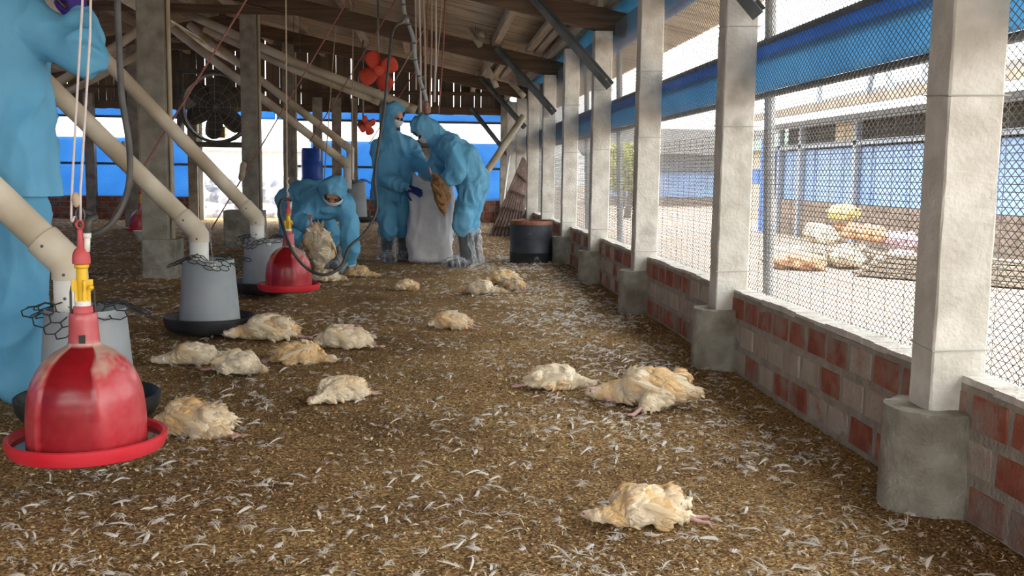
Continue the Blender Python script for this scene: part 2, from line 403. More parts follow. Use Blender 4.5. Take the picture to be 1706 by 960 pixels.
# --- right-hand dwarf wall of bricks
def brick_mesh(name, d, seed, m):
    rr = random.Random(seed); bm = bmesh.new(); bmesh.ops.create_cube(bm, size=1)
    for v in bm.verts: v.co = V((v.co.x*d[0], v.co.y*d[1], v.co.z*d[2]))
    bmesh.ops.bevel(bm, geom=list(bm.edges), offset=.0035, segments=1, affect='EDGES')
    for v in bm.verts: v.co += V((rr.uniform(-1, 1), rr.uniform(-1, 1), rr.uniform(-1, 1)))*.0022
    me = bpy.data.meshes.new(name); bm.to_mesh(me); bm.free(); me.materials.append(m); return me
wr = struct('wall_right')
core = MB(); y0, y1 = 1.0, 19.0
ns = 90
for k in range(ns):                                 # mortar core with an uneven top
    ya = y0+(y1-y0)*k/ns; yb = y0+(y1-y0)*(k+1)/ns; h = .372+random.uniform(-.006, .006)
    core.box((WX+.047, (ya+yb)/2, h/2-.05), (.088, yb-ya, h+.1))
core.build('mortar_bed', MT['mortar'], wr)
cap = MB()
for k in range(ns*2):
    ya = y0+(y1-y0)*k/ns/2; yb = y0+(y1-y0)*(k+1)/ns/2; h = .376+.004*math.sin(k*.9)+random.uniform(0, .003)
    cap.box((WX+.055, (ya+yb)/2, h), (.098+.003*math.sin(k*1.7), yb-ya+.001, .024))
cap.build('mortar_cap', MT['mortar_cap'], wr)
bms = [brick_mesh('brick', (.09, .165, .092), k, MT['brick']) for k in range(4)]
bps = [brick_mesh('brick', (.09, .165, .092), 9+k, MT['brick_pale']) for k in range(4)]
far = MB()
for c in range(3):
    y = 1.05+(.06 if c == 1 else 0)+.015*c
    while y < 18.9:
        z = .062+.122*c
        pale = (c == 1 and random.random() < .8) or random.random() < .12
        if y < 8.3:
            o = link('brick', random.choice(bps if pale else bms), wr)
            o.location = (WX+.0445+random.uniform(-.002, .002), y, z); o.rotation_euler = (0, random.uniform(-.02, .02), random.uniform(-.012, .012))
        else:
            far.mi = 1 if pale else 0
            far.box((WX+.041, y, z), (.09, .165, .092))
        y += .192+random.uniform(-.006, .006)
far.build('brick_courses', [MT['brick'], MT['brick_pale']], wr, kind='stuff')

# --- far wall
wb = struct('wall_back', (0, FARY, 0))
DOOR0, DOOR1 = -4.30, -2.55
core = MB(); core.box(((1.6+DOOR1)/2, FARY+.06, .21), (1.6-DOOR1, .1, .42)); core.box(((DOOR0-8.0)/2, FARY+.06, .21), (DOOR0+8.0, .1, .42))
core.build('mortar_bed', MT['mortar'], wb)
bfs = [brick_mesh('brick', (.2, .09, .092), 30+k, MT['brick']) for k in range(4)]
for c in range(4):
    x = -8.0+(.1 if c % 2 else 0)
    while x < 1.5:
        if not (DOOR0-.12 < x < DOOR1+.12):
            o = link('brick', random.choice(bfs), wb); o.location = (x, .048+random.uniform(-.004, .004), .052+.105*c)
        x += .215
pm = []
for k in range(3):
    bm = bmesh.new(); bmesh.ops.create_cube(bm, size=1); me = bpy.data.meshes.new('wall_plank'); bm.to_mesh(me); bm.free(); me.materials.append(MT['plank']); pm.append(me)
x = -8.0
while x < 1.55:
    w = .135+random.uniform(-.012, .012); z0 = 2.04; z1 = roof_z(x)+.25
    o = link('wall_plank', random.choice(pm), wb); gap = random.choice([.001]*7+[.004, .007, .011])
    o.location = (x, .09+random.uniform(-.006, .006), (z0+z1)/2-random.uniform(0, .02)); o.scale = (w, .022, z1-z0); o.rotation_euler = (0, random.uniform(-.008, .008), 0)
    x += w+gap
for zz, hh in ((2.10, .14), (2.42, .07)):
    b = MB(); b.bar((-8.0, FARY+.03, zz), (1.55, FARY+.03, zz), .07, hh); b.build('cross_beam', MT['wood'], wb)
for zz in (1.02, 1.88):
    b = MB(); b.bar((-8.0, FARY+.02, zz), (DOOR0, FARY+.02, zz), .03, .045); b.bar((DOOR1+.02, FARY+.02, zz), (1.5, FARY+.02, zz), .03, .045); b.build('steel_rail', MT['steel'], wb)
# posts in the far wall
for x in (-7.35, -6.22, -5.4, DOOR0-.08, DOOR1+.45, -1.75, -1.42, -.9, -.15, 1.42):
    b = MB(); w = .17 if x != 1.42 else .2
    if x in (-1.42, -.9): w = .11
    b.box((x, FARY-.06, 1.14), (w, .13, 2.3)); b.build('wall_post', MT['concrete_dark'], wb)
b = MB(); b.box((DOOR0+.05, FARY+.02, 1.0), (.07, .1, 2.0)); b.build('door_jamb', MT['pvc_white'], wb)
# blue tarpaulins on the far wall (wavy sheets, two skins)
def tarp(name, x0, x1, z0, z1, y, label, seed, m='tarp'):
    nx, nz = max(6, int((x1-x0)/.06)), max(3, int((z1-z0)/.06))
    X, Z = np.meshgrid(np.linspace(x0, x1, nx+1), np.linspace(z0, z1, nz+1)); X = X.ravel(); Z = Z.ravel()
    Y = y+.02*fbm(np.stack([X*2.2, Z*1.2, X*0+seed], 1), 3)
    I, J = np.meshgrid(np.arange(nx), np.arange(nz)); a = (J*(nx+1)+I).ravel()
    me = big_mesh(name, np.stack([X-(x0+x1)/2, Y-y, Z-z0], 1), np.stack([a, a+1, a+nx+2, a+nx+1], 1), MT[m], smooth=True)
    o = link(name, me); o.location = ((x0+x1)/2, y, z0); tag(o, label, 'tarpaulin')
    md = o.modifiers.new('thick', 'SOLIDIFY'); md.thickness = .004; return o
tarp('blue_tarpaulin', -8.0, DOOR0-.02, .40, 1.50, FARY+.12, 'wide blue tarpaulin on the far wall left of the bright doorway', 3)
tarp('blue_tarpaulin', DOOR1+.3, 1.5, .42, 1.50, FARY+.12, 'blue tarpaulin on the far wall behind the three crouching and standing workers', 4)
tarp('blue_tarpaulin_strip', -8.0, -2.9, 1.88, 2.06, FARY+.13, 'narrow blue tarpaulin strip under the far gable planks, left half', 5)
tarp('blue_tarpaulin_strip', -2.88, 1.5, 1.88, 2.06, FARY+.13, 'narrow blue tarpaulin strip under the far gable planks, right half', 6)
# netting of the far wall
def diag_net(mb, f, L, H, cu, cv, r):
    """straight crossing wires in a rectangle L x H; f maps (u, v) to a point"""
    s = cv/cu
    for sg in (1, -1):
        u = -H/s if sg > 0 else 0
        end = L if sg > 0 else L+H/s
        while u < end:
            va, vb = 0.0, H; ua = u; ub = u+sg*H/s
            if ua < 0: va = -ua*s; ua = 0
            if ua > L: va = (ua-L)*s; ua = L
            if ub > L: vb = va+(L-ua)*s; ub = L
            if ub < 0: vb = va+ua*s; ub = 0
            if vb-va > .01: mb.tube([f(ua, va), f(ub, vb)], r, 4, cap=False)
            u += cu
    return mb
fn_ = thing('wire_netting', 'fine wire netting stretched over the far wall openings', 'netting', (0, FARY+.08, .42))
nb = MB(); diag_net(nb, lambda u, v: V((-8+u, FARY+.085, .42+v)), 3.7, 1.6, .06, .05, .0022); nb.build('mesh_wires', MT['net'], fn_, kind='stuff')
nb = MB(); diag_net(nb, lambda u, v: V((DOOR1+u, FARY+.085, .42+v)), 4.0, 1.6, .06, .05, .0022); nb.build('mesh_wires', MT['net'], fn_, kind='stuff')

# --- left wall, low and far from view
wlft = MB(); wlft.box((-8.05, 7, .2), (.1, 24.2, .44)); wlft.build('wall_left', MT['mortar'], kind='structure')

wf = MB(); wf.box((-3.2, -5.05, .6), (10.2, .1, 1.3)); wf.build('wall_front_added', MT['plank'], kind='structure')  # half-height wall added behind the camera to cut the front fill
tw = tarp('blue_tarpaulin', -5, 19, .40, 2.0, 0, 'long blue tarpaulin along the left side of the shed, added unseen to dim that side', 9, 'curtain_dark'); tw.rotation_euler = (0, 0, math.pi/2); tw.location = (-8.06, 7, .4)  # tarpaulin added and raised out of view to hold back light from the left
# --- roof
ceil = struct('ceiling')
def sheet_mesh(name, W, L, amp=.013, pitch=.075):
    n = int(W/pitch*6); vs = []; fs = []
    for k in range(2):
        for i in range(n+1):
            u = W*i/n; h = amp*math.tanh(2.2*math.sin(2*math.pi*u/pitch)); vs.append((k*L, u-W/2, h))
    for i in range(n): fs.append((i, i+1, n+2+i, n+1+i))
    me = bpy.data.meshes.new(name); me.from_pydata(vs, [], fs); me.materials.append(MT['sheet']); me.update(); return me
W = .90; LR = (2.35-RDX)/math.cos(math.atan(SLOPE))/2
shr = sheet_mesh('roof_sheet', W+.06, LR+.12)
ROOF0 = -5.0
def put_sheet(y, side, row):
    o = link('roof_sheet', shr, ceil); th = math.atan(SLOPE)
    if side > 0:
        x = RDX+.0+(LR*math.cos(th))*row
        o.location = (x, y, roof_z(RDX)-SLOPE*(x-RDX)+.245+.006*row*-1+random.uniform(-.004, .004)); o.rotation_euler = (0, th+random.uniform(-.002, .002), random.uniform(-.006, .006))
    else:
        x = RDX-(LR*math.cos(th))*row
        o.location = (x, y, roof_z(RDX)-SLOPE*(RDX-x)+.245-.006*row+random.uniform(-.004, .004)); o.rotation_euler = (0, th, math.pi+random.uniform(-.006, .006))
y = ROOF0+W/2
while y < 19.6:
    for row in (0, 1):
        put_sheet(y, 1, row); put_sheet(y, -1, row)
    y += W
rc = MB(); rc.bar((RDX, ROOF0, roof_z(RDX)+.27), (RDX, 19.8, roof_z(RDX)+.27), .4, .02); rc.build('ridge_cap', MT['sheet'], ceil)
RAFY = [-2.86, .9, 4.66, 8.42, 12.2, 15.95]
for y in RAFY:
    for a, b in (((EAVX+.12, y), (RDX-.03, y)), ((RDX+.03, y+.005), (-8.1, y+.005))):
        m = MB(); m.bar((a[0], a[1], roof_z(a[0])), (b[0], b[1], roof_z(b[0])), .075, .19); m.build('rafter', MT['wood'], ceil)
for x in (1.42, .78, -.12, -1.05, -2.0, -2.95, -3.5, -4.45, -5.4, -6.4, -7.4):
    z = roof_z(x)+.155
    for k, (ya, yb) in enumerate(((-5, 4.7), (4.62, 8.46), (8.38, 12.25), (12.15, 16.0), (15.9, 19.3))):
        m = MB(); dx = .05 if k % 2 else 0; m.bar((x+dx, ya, z), (x+dx, yb, z), .075, .11)
        m.build('purlin', MT['wood_light'], ceil)
# loose timber off-cuts tucked above the rafters near the eave
for (x, ya, yb) in ((1.18, 9.6, 12.2), (1.28, 9.9, 12.2), (1.12, 13.6, 15.9), (1.0, 13.8, 15.9), (-.35, 14.1, 15.9), (.25, 13.0, 13.6)):
    m = MB(); z = roof_z(x)+.15; m.bar((x, ya, z), (x, yb, z), .085, .05); m.build('batten', MT['wood_light'], ceil)
# ridge hangers (short king posts)
for y in RAFY:
    m = MB(); m.bar((RDX, y, roof_z(RDX)-.45), (RDX, y, roof_z(RDX)+.1), .09, .09, up=(0, 1, 0)); m.build('king_post', MT['wood'], ceil)
    m = MB(); m.bar((RDX-1.6, y+.06, roof_z(RDX-1.6)-.05), (RDX+1.6, y+.06, roof_z(RDX+1.6)-.05), .04, .1); m.build('collar_tie', MT['wood'], ceil)

# ================================================================== POSTS
def rough_lathe(prof, c, seg, amp, seed):
    m = MB(); m.lathe(prof, c, seg)
    P = np.array(m.v); n = pnoise(P*22+seed)*amp
    ctr = np.array([c[0], c[1], 0]); d = P-ctr; d[:, 2] = 0; l = np.linalg.norm(d, axis=1)[:, None]; l[l < 1e-5] = 1
    P = P+d/l*n[:, None]; P[:, 2] += np.where(P[:, 2] > c[2]+.2, n*1.2, 0); m.v = [tuple(p) for p in P]; return m
def slab_post(x0, x1, y0, y1, z0, z1, seed, ch=.005):
    """rectangular post with chamfered, slightly chipped edges"""
    m = MB(); n = 26; vs = []; fs = []
    ring = [(x0+ch, y0), (x1-ch, y0), (x1, y0+ch), (x1, y1-ch), (x1-ch, y1), (x0+ch, y1), (x0, y1-ch), (x0, y0+ch)]
    rr = random.Random(seed)
    for i in range(n+1):
        z = z0+(z1-z0)*i/n
        for k, (x, y) in enumerate(ring):
            j = .0014; vs.append((x+rr.uniform(-j, j), y+rr.uniform(-j, j), z))
    for i in range(n):
        for k in range(8):
            k2 = (k+1) % 8; fs.append((i*8+k, i*8+k2, i*8+8+k2, i*8+8+k))
    fs.append(tuple(reversed(range(8)))); fs.append(tuple(range(n*8, n*8+8))); m.add(vs, fs); return m
for i, y in enumerate(COLY):
    if i < 2: continue

    lab = f'{ORD[i-2]} pale concrete post on a round footing along the mesh wall, counted from the viewer'
    t = thing('concrete_post', lab, 'post', (COLX, y, 0), 'concrete posts along the mesh wall')
    fh = .285+random.uniform(-.012, .012); rad = .128 if i != 2 else .13
    m = rough_lathe([(rad*1.02, -.06), (rad*1.01, .05), (rad, .15), (rad*.99, fh-.03), (rad*.965, fh), (rad*.8, fh+.004), (.02, fh-.004)], (COLX, y, 0), 40, .004, i*7)
    autosmooth(m.build('footing', MT['footing'], t), 50)
    slab_post(1.362, 1.515, y-.062, y+.062, .24, 2.12 if i % 2 else 2.2, i).build('shaft', MT['concrete'], t)
    for z in (.44+.03*(i % 2), 1.16, 1.62):
        zz = z+random.uniform(-.02, .02); w = MB(); x0, x1, ya, yb = 1.358, 1.519, y-.066, y+.066
        w.tube([(x1+.01, ya, zz+.004), (x0, ya, zz), (x0, yb, zz+.01), (x1+.01, yb, zz+.012)], .0022, 5); w.build('tie_wire', MT['tie'], t)
def inner_post(x, y, w, d, base, pw, ph, label, z1, mtl='concrete_dark'):
    t = thing('concrete_post', label, 'post', (x, y, 0), 'square concrete posts inside the shed')
    slab_post(x-w/2, x+w/2, y-d/2, y+d/2, ph-.04, z1, int(x*100+y*10)).build('shaft', MT[mtl], t)
    slab_post(x-pw/2+base, x+pw/2+base, y-pw/2, y+pw/2, -.06, ph, int(x*90+y*10), .015).build('footing', MT['footing'], t)
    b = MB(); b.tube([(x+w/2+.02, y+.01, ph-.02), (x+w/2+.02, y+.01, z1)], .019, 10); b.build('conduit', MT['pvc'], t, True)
    return t
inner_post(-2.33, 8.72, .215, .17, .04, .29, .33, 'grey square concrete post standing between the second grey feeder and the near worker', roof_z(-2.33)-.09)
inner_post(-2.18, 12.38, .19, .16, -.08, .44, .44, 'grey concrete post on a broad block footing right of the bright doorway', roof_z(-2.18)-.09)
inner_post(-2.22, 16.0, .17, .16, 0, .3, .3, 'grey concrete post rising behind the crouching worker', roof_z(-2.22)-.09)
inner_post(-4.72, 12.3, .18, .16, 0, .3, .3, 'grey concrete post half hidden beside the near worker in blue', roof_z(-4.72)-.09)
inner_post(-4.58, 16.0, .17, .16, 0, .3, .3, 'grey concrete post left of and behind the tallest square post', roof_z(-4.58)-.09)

# steel knee braces, open channel section
def channel(mb, a, b, w, h, t, up):
    a, b = V(a), V(b); d = (b-a).normalized(); x = d.cross(V(up)).normalized(); z = x.cross(d)
    rot = Matrix((x, d, z)).transposed(); L = (b-a).length; c = (a+b)/2
    mb.box(c-z*(h/2), (w, L, t), rot); mb.box(c+x*(w/2), (t, L, h), rot); mb.box(c-x*(w/2), (t, L, h), rot); return mb
for i, y in ((2, 4.6), (4, 8.36), (6, 12.09), (8, 15.86)):
    lab = {2: 'dark steel channel brace on the second concrete post, cut off by the top edge', 4: 'long dark steel channel brace from the fourth concrete post to the roof beam',
           6: 'dark steel channel brace from the sixth concrete post to the roof beam', 8: 'dark steel channel brace from the eighth concrete post to the roof beam'}[i]
    t = thing('steel_brace', lab, 'brace', (1.47, y-.1, 1.66), 'steel channel braces')
    m = MB(); channel(m, (1.485, y-.1, 1.66), (.78, y-.1, 2.42), .075, .055, .006, (.7, -.7, .7)); chn = m.build('channel', MT['steel'], t)
    m = MB(); m.tube([(1.44, y-.16, 1.71), (1.44, y-.05, 1.71)], .008, 8); m.build('bolt', MT['galv'], chn)
t = thing('steel_brace', 'farthest dark steel channel brace, slanting in front of the far white gap', 'brace', (1.2, 18.7, 1.5), 'steel channel braces')
m = MB(); channel(m, (1.45, 18.84, 1.3), (.75, 18.84, 2.15), .075, .055, .006, (.7, -.7, .7)); m.build('channel', MT['steel'], t)

# ================================================================== MESH SCREEN, CURTAIN
ms = thing('wire_mesh_screen', 'wire mesh screen filling the openings of the right-hand wall above the bricks', 'screen', (1.535, 1.0, .38))
nb = MB(); diag_net(nb, lambda u, v: V((1.535, 1.2+u, .385+v)), 17.7, 1.80, .034, .025, .0016); nb.build('diamond_netting', MT['net'], ms, kind='stuff')
nb = MB(); z = .40
while z < 1.14: nb.tube([(1.527, 1.2, z), (1.527, 18.9, z)], .0011, 4, cap=False); z += .0205
y = 1.25
while y < 18.9: nb.tube([(1.53, y, .385), (1.53, y, 1.14)], .0011, 4, cap=False); y += .13
nb.build('welded_wire', MT['weld'], ms, kind='stuff')

ct = thing('rolled_curtain', 'blue weather curtain band running behind the mesh along the right wall', 'curtain', (1.61, 1.0, 1.3))
def strip(x, z0, z1, ylo, yhi, seed, amp, m, name, par, tilt=0):
    ny, nz = int((yhi-ylo)/.12), 5
    Y, Z = np.meshgrid(np.linspace(ylo, yhi, ny+1), np.linspace(0, 1, nz+1)); Y = Y.ravel(); Z = Z.ravel()
    X = x+amp*fbm(np.stack([Y*1.5, Z*2, Y*0+seed], 1), 2)+tilt*Z
    I, J = np.meshgrid(np.arange(ny), np.arange(nz)); a = (J*(ny+1)+I).ravel()
    l = world_loc(par); me = big_mesh(name, np.stack([X-l.x, Y-l.y, z0+(z1-z0)*Z-l.z], 1), np.stack([a, a+1, a+ny+2, a+ny+1], 1), MT[m], smooth=True)
    o = link(name, me, par); md = o.modifiers.new('thick', 'SOLIDIFY'); md.thickness = .006; return o
strip(1.60, 1.33, 1.50, 1.0, 19, 2, .006, 'curtain', 'lower_fold', ct)
strip(1.615, 1.47, 1.56, 1.0, 19, 4, .006, 'curtain_dark', 'upper_fold', ct)
for z in (1.315, 1.57):
    m = MB(); m.tube([(1.605, 1, z), (1.605, 19, z)], .016, 8); m.build('curtain_rod', MT['steel'], ct)
et = thing('eave_tarpaulin', 'dark teal tarpaulin strip hung under the right-hand eave between post tops', 'tarpaulin', (1.62, 1.0, 2.0))
strip(1.63, 2.02, 2.42, .4, 19, 8, .02, 'curtain', 'tarpaulin_sheet', et)
m = MB(); m.tube([(1.60, .4, 2.01), (1.60, 19, 2.01)], .025, 8); m.build('tarpaulin_roll', MT['curtain_dark'], et)
for k, y in enumerate((5.1, 9.25, 11.2, 13.1)):
    t = thing('steel_pole', ['grey steel pole outside the mesh in the widest bay', 'grey steel pole outside the mesh behind the fourth post', 'grey steel pole outside the mesh behind the fifth post', 'grey steel pole outside the mesh behind the sixth post'][k], 'pole', (1.78, y, -.1), 'steel poles outside the mesh')
    m = MB(); m.tube([(1.80, y-.02, -.12), (1.74, y+.05, 2.3)], .028, 10); m.build('pole_tube', MT['galv'], t)
    m = MB(); m.box((1.80, y-.02, -.06), (.12, .12, .06)); m.build('pole_base', MT['footing'], t)

# ================================================================== BLENDED BODIES
def _rc(a, b, ra, rb, seg=16, hr=5):
    a, b = V(a), V(b); d = b-a; L = d.length
    if L < 1e-6: d = V((0, 0, 1)); b = a+d*1e-4
    else: d = d/L
    x = d.orthogonal().normalized(); y = d.cross(x)
    vs = [a-d*ra]
    for i in range(1, hr+1):
        t = math.pi/2*i/hr; vs += [a-d*(ra*math.cos(t))+(x*math.cos(p)+y*math.sin(p))*(ra*math.sin(t)) for p in [2*math.pi*k/seg for k in range(seg)]]
    for i in range(0, hr):
        t = math.pi/2*i/hr; vs += [b+d*(rb*math.sin(t))+(x*math.cos(p)+y*math.sin(p))*(rb*math.cos(t)) for p in [2*math.pi*k/seg for k in range(seg)]]
    vs.append(b+d*rb); fs = []; nr = 2*hr
    for k in range(seg): fs.append((0, 1+(k+1) % seg, 1+k))
    for i in range(nr-1):
        for k in range(seg):
            k2 = (k+1) % seg; o = 1+i*seg; fs.append((o+k, o+k2, o+seg+k2, o+seg+k))
    o = 1+(nr-1)*seg; e = len(vs)-1
    for k in range(seg): fs.append((o+k, o+(k+1) % seg, e))
    return vs, fs
def blend(caps, vox, smooth=6, fac=.5):
    """one continuous surface round a set of tapered limbs: (a, b, ra, rb)"""
    mb = MB()
    for c in caps: mb.add(*_rc(c[0], c[1], c[2], c[3]))
    me = bpy.data.meshes.new('tmp'); me.from_pydata(mb.v, [], mb.f); ob = bpy.data.objects.new('tmp', me); COL.objects.link(ob)
    r = ob.modifiers.new('r', 'REMESH'); r.mode = 'VOXEL'; r.voxel_size = vox; r.use_smooth_shade = True
    if smooth: s = ob.modifiers.new('s', 'SMOOTH'); s.factor = fac; s.iterations = smooth
    dg = bpy.context.evaluated_depsgraph_get(); out = bpy.data.meshes.new_from_object(ob.evaluated_get(dg))
    bpy.data.objects.remove(ob); bpy.data.meshes.remove(me); out.materials.clear(); return out
def getPN(me):
    n = len(me.vertices); P = np.empty(n*3, np.float32); N = np.empty(n*3, np.float32)
    me.vertices.foreach_get('co', P); me.vertices.foreach_get('normal', N); return P.reshape(-1, 3).astype(float), N.reshape(-1, 3).astype(float)
def setP(me, P): me.vertices.foreach_set('co', P.astype(np.float32).ravel()); me.update()
def capdist(P, caps):
    D = []
    for c in caps:
        a = np.array(c[0]); b = np.array(c[1]); d = b-a; L2 = max(d@d, 1e-9); t = np.clip((P-a)@d/L2, 0, 1)
        D.append(np.linalg.norm(P-(a+t[:, None]*d), axis=1)-(c[2]+(c[3]-c[2])*t))
    return np.array(D)
def place(me, name, m, parent, smooth=True):
    P, _ = getPN(me); l = np.array(world_loc(parent)); setP(me, P-l)
    me.materials.append(m); me.name = name
    me.polygons.foreach_set('use_smooth', [smooth]*len(me.polygons)); return link(name, me, parent)
def cloth(name, caps, vox, m, parent, amp=.018, seed=0, cut=None, f=1.0, smooth=5):
    me = blend(caps, vox, smooth); P, N = getPN(me)
    Q = P*f+seed*3.7
    w = np.stack([pnoise(Q*3+5), pnoise(Q*3+9), pnoise(Q*3+13)], 1)*.10
    n1 = pnoise((Q+w)*[4.5, 4.5, 2.6]); n2 = .30-np.abs(pnoise((Q+w*1.5)*[7.5, 7.5, 4.2]+3))**.75; n3 = .3-np.abs(pnoise((Q+w)*[14, 14, 8]+7))**.6
    d = amp*(1.0*n1+1.9*n2+.45*n3)
    P = P+N*d[:, None]; P[:, 2] = np.maximum(P[:, 2], .004); setP(me, P)
    if cut is not None:
        bad = cut(P); bm = bmesh.new(); bm.from_mesh(me); bm.verts.ensure_lookup_table()
        bmesh.ops.delete(bm, geom=[v for v in bm.verts if bad[v.index]], context='VERTS'); bm.to_mesh(me); bm.free()
    return place(me, name, m, parent)
def hand(name, wrist, tip_dir, palm_n, curl, side, m, parent, s=1.0):
    """palm, four unequal fingers and a thumb; curl in radians per joint towards palm_n"""
    w = V(wrist); d = V(tip_dir).normalized(); n = V(palm_n); n = (n-d*n.dot(d)).normalized(); x = d.cross(n)*side
    caps = [(w-d*.05*s, w, .028*s, .027*s)]
    for k in (-1.2, -.4, .4, 1.2): caps.append((w+x*(.012*k*s), w+d*(.085*s)+x*(.017*k*s), .016*s, .0125*s))
    ln = (.075, .088, .095, .085)
    for i, k in enumerate((-1.5, -.5, .5, 1.5)):
        p = w+d*(.085*s)+x*(.0155*k*s); L = ln[i]*s; dd = (d+x*(.08*k)).normalized()
        for j, fr in enumerate((.45, .32, .23)):
            a = curl*(.7+.3*j); dd = (dd*math.cos(a)+n*math.sin(a)).normalized(); q = p+dd*(L*fr)
            caps.append((p, q, (.0105-.0008*j)*s, (.0098-.0010*j)*s)); p = q
    p = w+d*(.025*s)+x*(.026*s); dd = (d*.6+x*.75+n*.35).normalized()
    for j, fr in enumerate((.045, .034, .026)):
        q = p+dd*(fr*s); caps.append((p, q, (.0135-.0012*j)*s, (.0122-.0016*j)*s)); p = q; dd = (dd+d*.35+n*.35*curl).normalized()
    me = blend(caps, .0042*s, 3); return place(me, name, m, parent)
def mid(a, b, t=.5): return V(a)*(1-t)+V(b)*t

def person(label, J, vox=.012, gloves=('glove_pale', 'glove_pale'), hands=((), ()), boots=True, seed=0, wf=1.0, hood=.128, grp='workers in blue protective suits', hem=.10, flare=0.0):
    base = V(((J['anL'].x+J['anR'].x)/2, (J['anL'].y+J['anR'].y)/2, 0))
    t = thing('person', label, 'person', base, grp)
    H, fd, nk = J['head'], V(J['face']).normalized(), J['neck']
    upv = V(J.get('crown', (0, 0, 1))); upv = (upv-fd*upv.dot(fd)).normalized(); rt = fd.cross(upv)
    # ---- the body: one continuous surface with a face
    C = [(H+upv*.035-fd*.012, H-fd*.012+upv*.0, .092, .088), (H-upv*.045+fd*.022, H-upv*.085+fd*.035, .068, .05),
         (H-upv*.012+fd*.082, H-upv*.04+fd*.105, .010, .015), (H-upv*.068+fd*.078, H-upv*.072+fd*.08, .018, .018),
         (H+upv*.022+fd*.068-rt*.03, H+upv*.022+fd*.068+rt*.03, .02, .02)]
    for s in (-1, 1): C.append((H+rt*(s*.088)+upv*.01, H+rt*(s*.09)-upv*.03, .016, .012))
    C.append((H-upv*.06-fd*.03, nk, .055, .06))
    shL, shR, hpL, hpR = J['shL'], J['shR'], J['hpL'], J['hpR']; mS, mH = mid(shL, shR), mid(hpL, hpR); md = J.get('spine', mid(mS, mH))
    for s, h in ((shL, hpL), (shR, hpR)):
        si = mid(s, mS, .35); hi = mid(h, mH, .2); mi = md+(si-mS)*.5+(hi-mH)*.3
        C += [(si, mi, .095, .105), (mi, hi, .105, .115), (nk, s, .06, .065)]
    for q in 'LR':
        C += [(J['sh'+q], J['el'+q], .055, .043), (J['el'+q], J['wr'+q], .042, .03), (J['hp'+q], J['kn'+q], .085, .06), (J['kn'+q], J['an'+q], .058, .042), (J['an'+q], mid(V((J['an'+q].x, J['an'+q].y, .06)), V((J['toe'+q].x, J['toe'+q].y, .05)), .5), .034, .018)]
        dv = V(J.get('hd'+q, J['wr'+q]-J['el'+q])).normalized(); C.append((J['wr'+q], J['wr'+q]+dv*.07, .020, .012))
    me = blend(C, .0085, 3); body = place(me, 'body', MT['skin'], t)
    for s in (-1, 1):
        e = MB(); e.ball(H+rt*(s*.032)+upv*.005+fd*.083, .011, 8, 6); e.build('eye', MT['eye'], body, True)
    # ---- face mask
    mk = MB(); nu, nv = 12, 8; vs = []; fs = []
    for j in range(nv+1):
        b = R(-4-62*j/nv)
        for i in range(nu+1):
            a = R(-62+124*i/nu); bulge = .117+.014*math.cos(a)**2*math.sin(math.pi*j/nv)+.0015*math.sin(j*3)
            vs.append(H+(fd*(math.cos(a)*math.cos(b))+rt*(math.sin(a)*math.cos(b)*.86)+upv*(math.sin(b)*.95))*bulge)
    for j in range(nv):
        for i in range(nu): k = j*(nu+1)+i; fs.append((k, k+1, k+nu+2, k+nu+1))
    mk.add(vs, fs); mo = mk.build('face_mask', MT['mask'], t, True); md_ = mo.modifiers.new('thick', 'SOLIDIFY'); md_.thickness = .003
    # ---- jacket with hood and sleeves
    hdn = (mH-md).normalized()
    Jk = [(H+upv*.03-fd*.015, H-upv*.03-fd*.02, hood, hood*.95), (H-upv*.05-fd*.03, nk+upv*.02, hood*.86, .105), (nk, mS, .11, .15)]
    for s, h in ((shL, hpL), (shR, hpR)):
        si = mid(s, mS, .35); hi = mid(h, mH, .25); mi = md+(si-mS)*.55+(hi-mH)*.4
        dn = (hi-mi).normalized(); Jk += [(si, mi, .135, .15), (mi, hi+dn*(hem+.14), .155, .175+flare), (nk, s, .075, .10)]
    for q in 'LR':
        Jk += [(J['sh'+q], J['el'+q], .10, .088), (J['el'+q], mid(J['el'+q], J['wr'+q], .8), .086, .07), (mid(J['el'+q], J['wr'+q], .8), J['wr'+q]+(J['wr'+q]-J['el'+q]).normalized()*.02, .066, .048)]
    def open_face(P):
        D = P-np.array(H); l = np.linalg.norm(D, axis=1); c = (D@np.array(fd))/np.maximum(l, 1e-6); u = D@np.array(upv)
        am = np.argmin(capdist(P, Jk), 0); tor = (am == 4) | (am == 7)
        return ((c > .72) & (l < .24) & (u < .085) & (u > -.105)) | (tor & ((P-np.array(mH))@np.array(hdn) > hem))
    cloth('jacket', Jk, vox, MT['suit'], t, .02, seed, open_face, wf)
    # ---- trousers
    Tr = [(mid(hpL, mH, .2), mid(hpR, mH, .2), .135, .135)]
    for q in 'LR':
        an = J['an'+q]; kn = J['kn'+q]; en = mid(kn, an, .12) if boots else an+V((0, 0, .0))
        Tr += [(J['hp'+q], kn, .13, .105), (kn, en, .105, .11)]
        if boots: Tr.append((en, mid(kn, an, .26), .108, .085))
        else: Tr.append((an, V((J['toe'+q].x, J['toe'+q].y, .05)), .10, .075))
    cloth('trousers', Tr, vox, MT['suit'], t, .02, seed+3, None, wf)
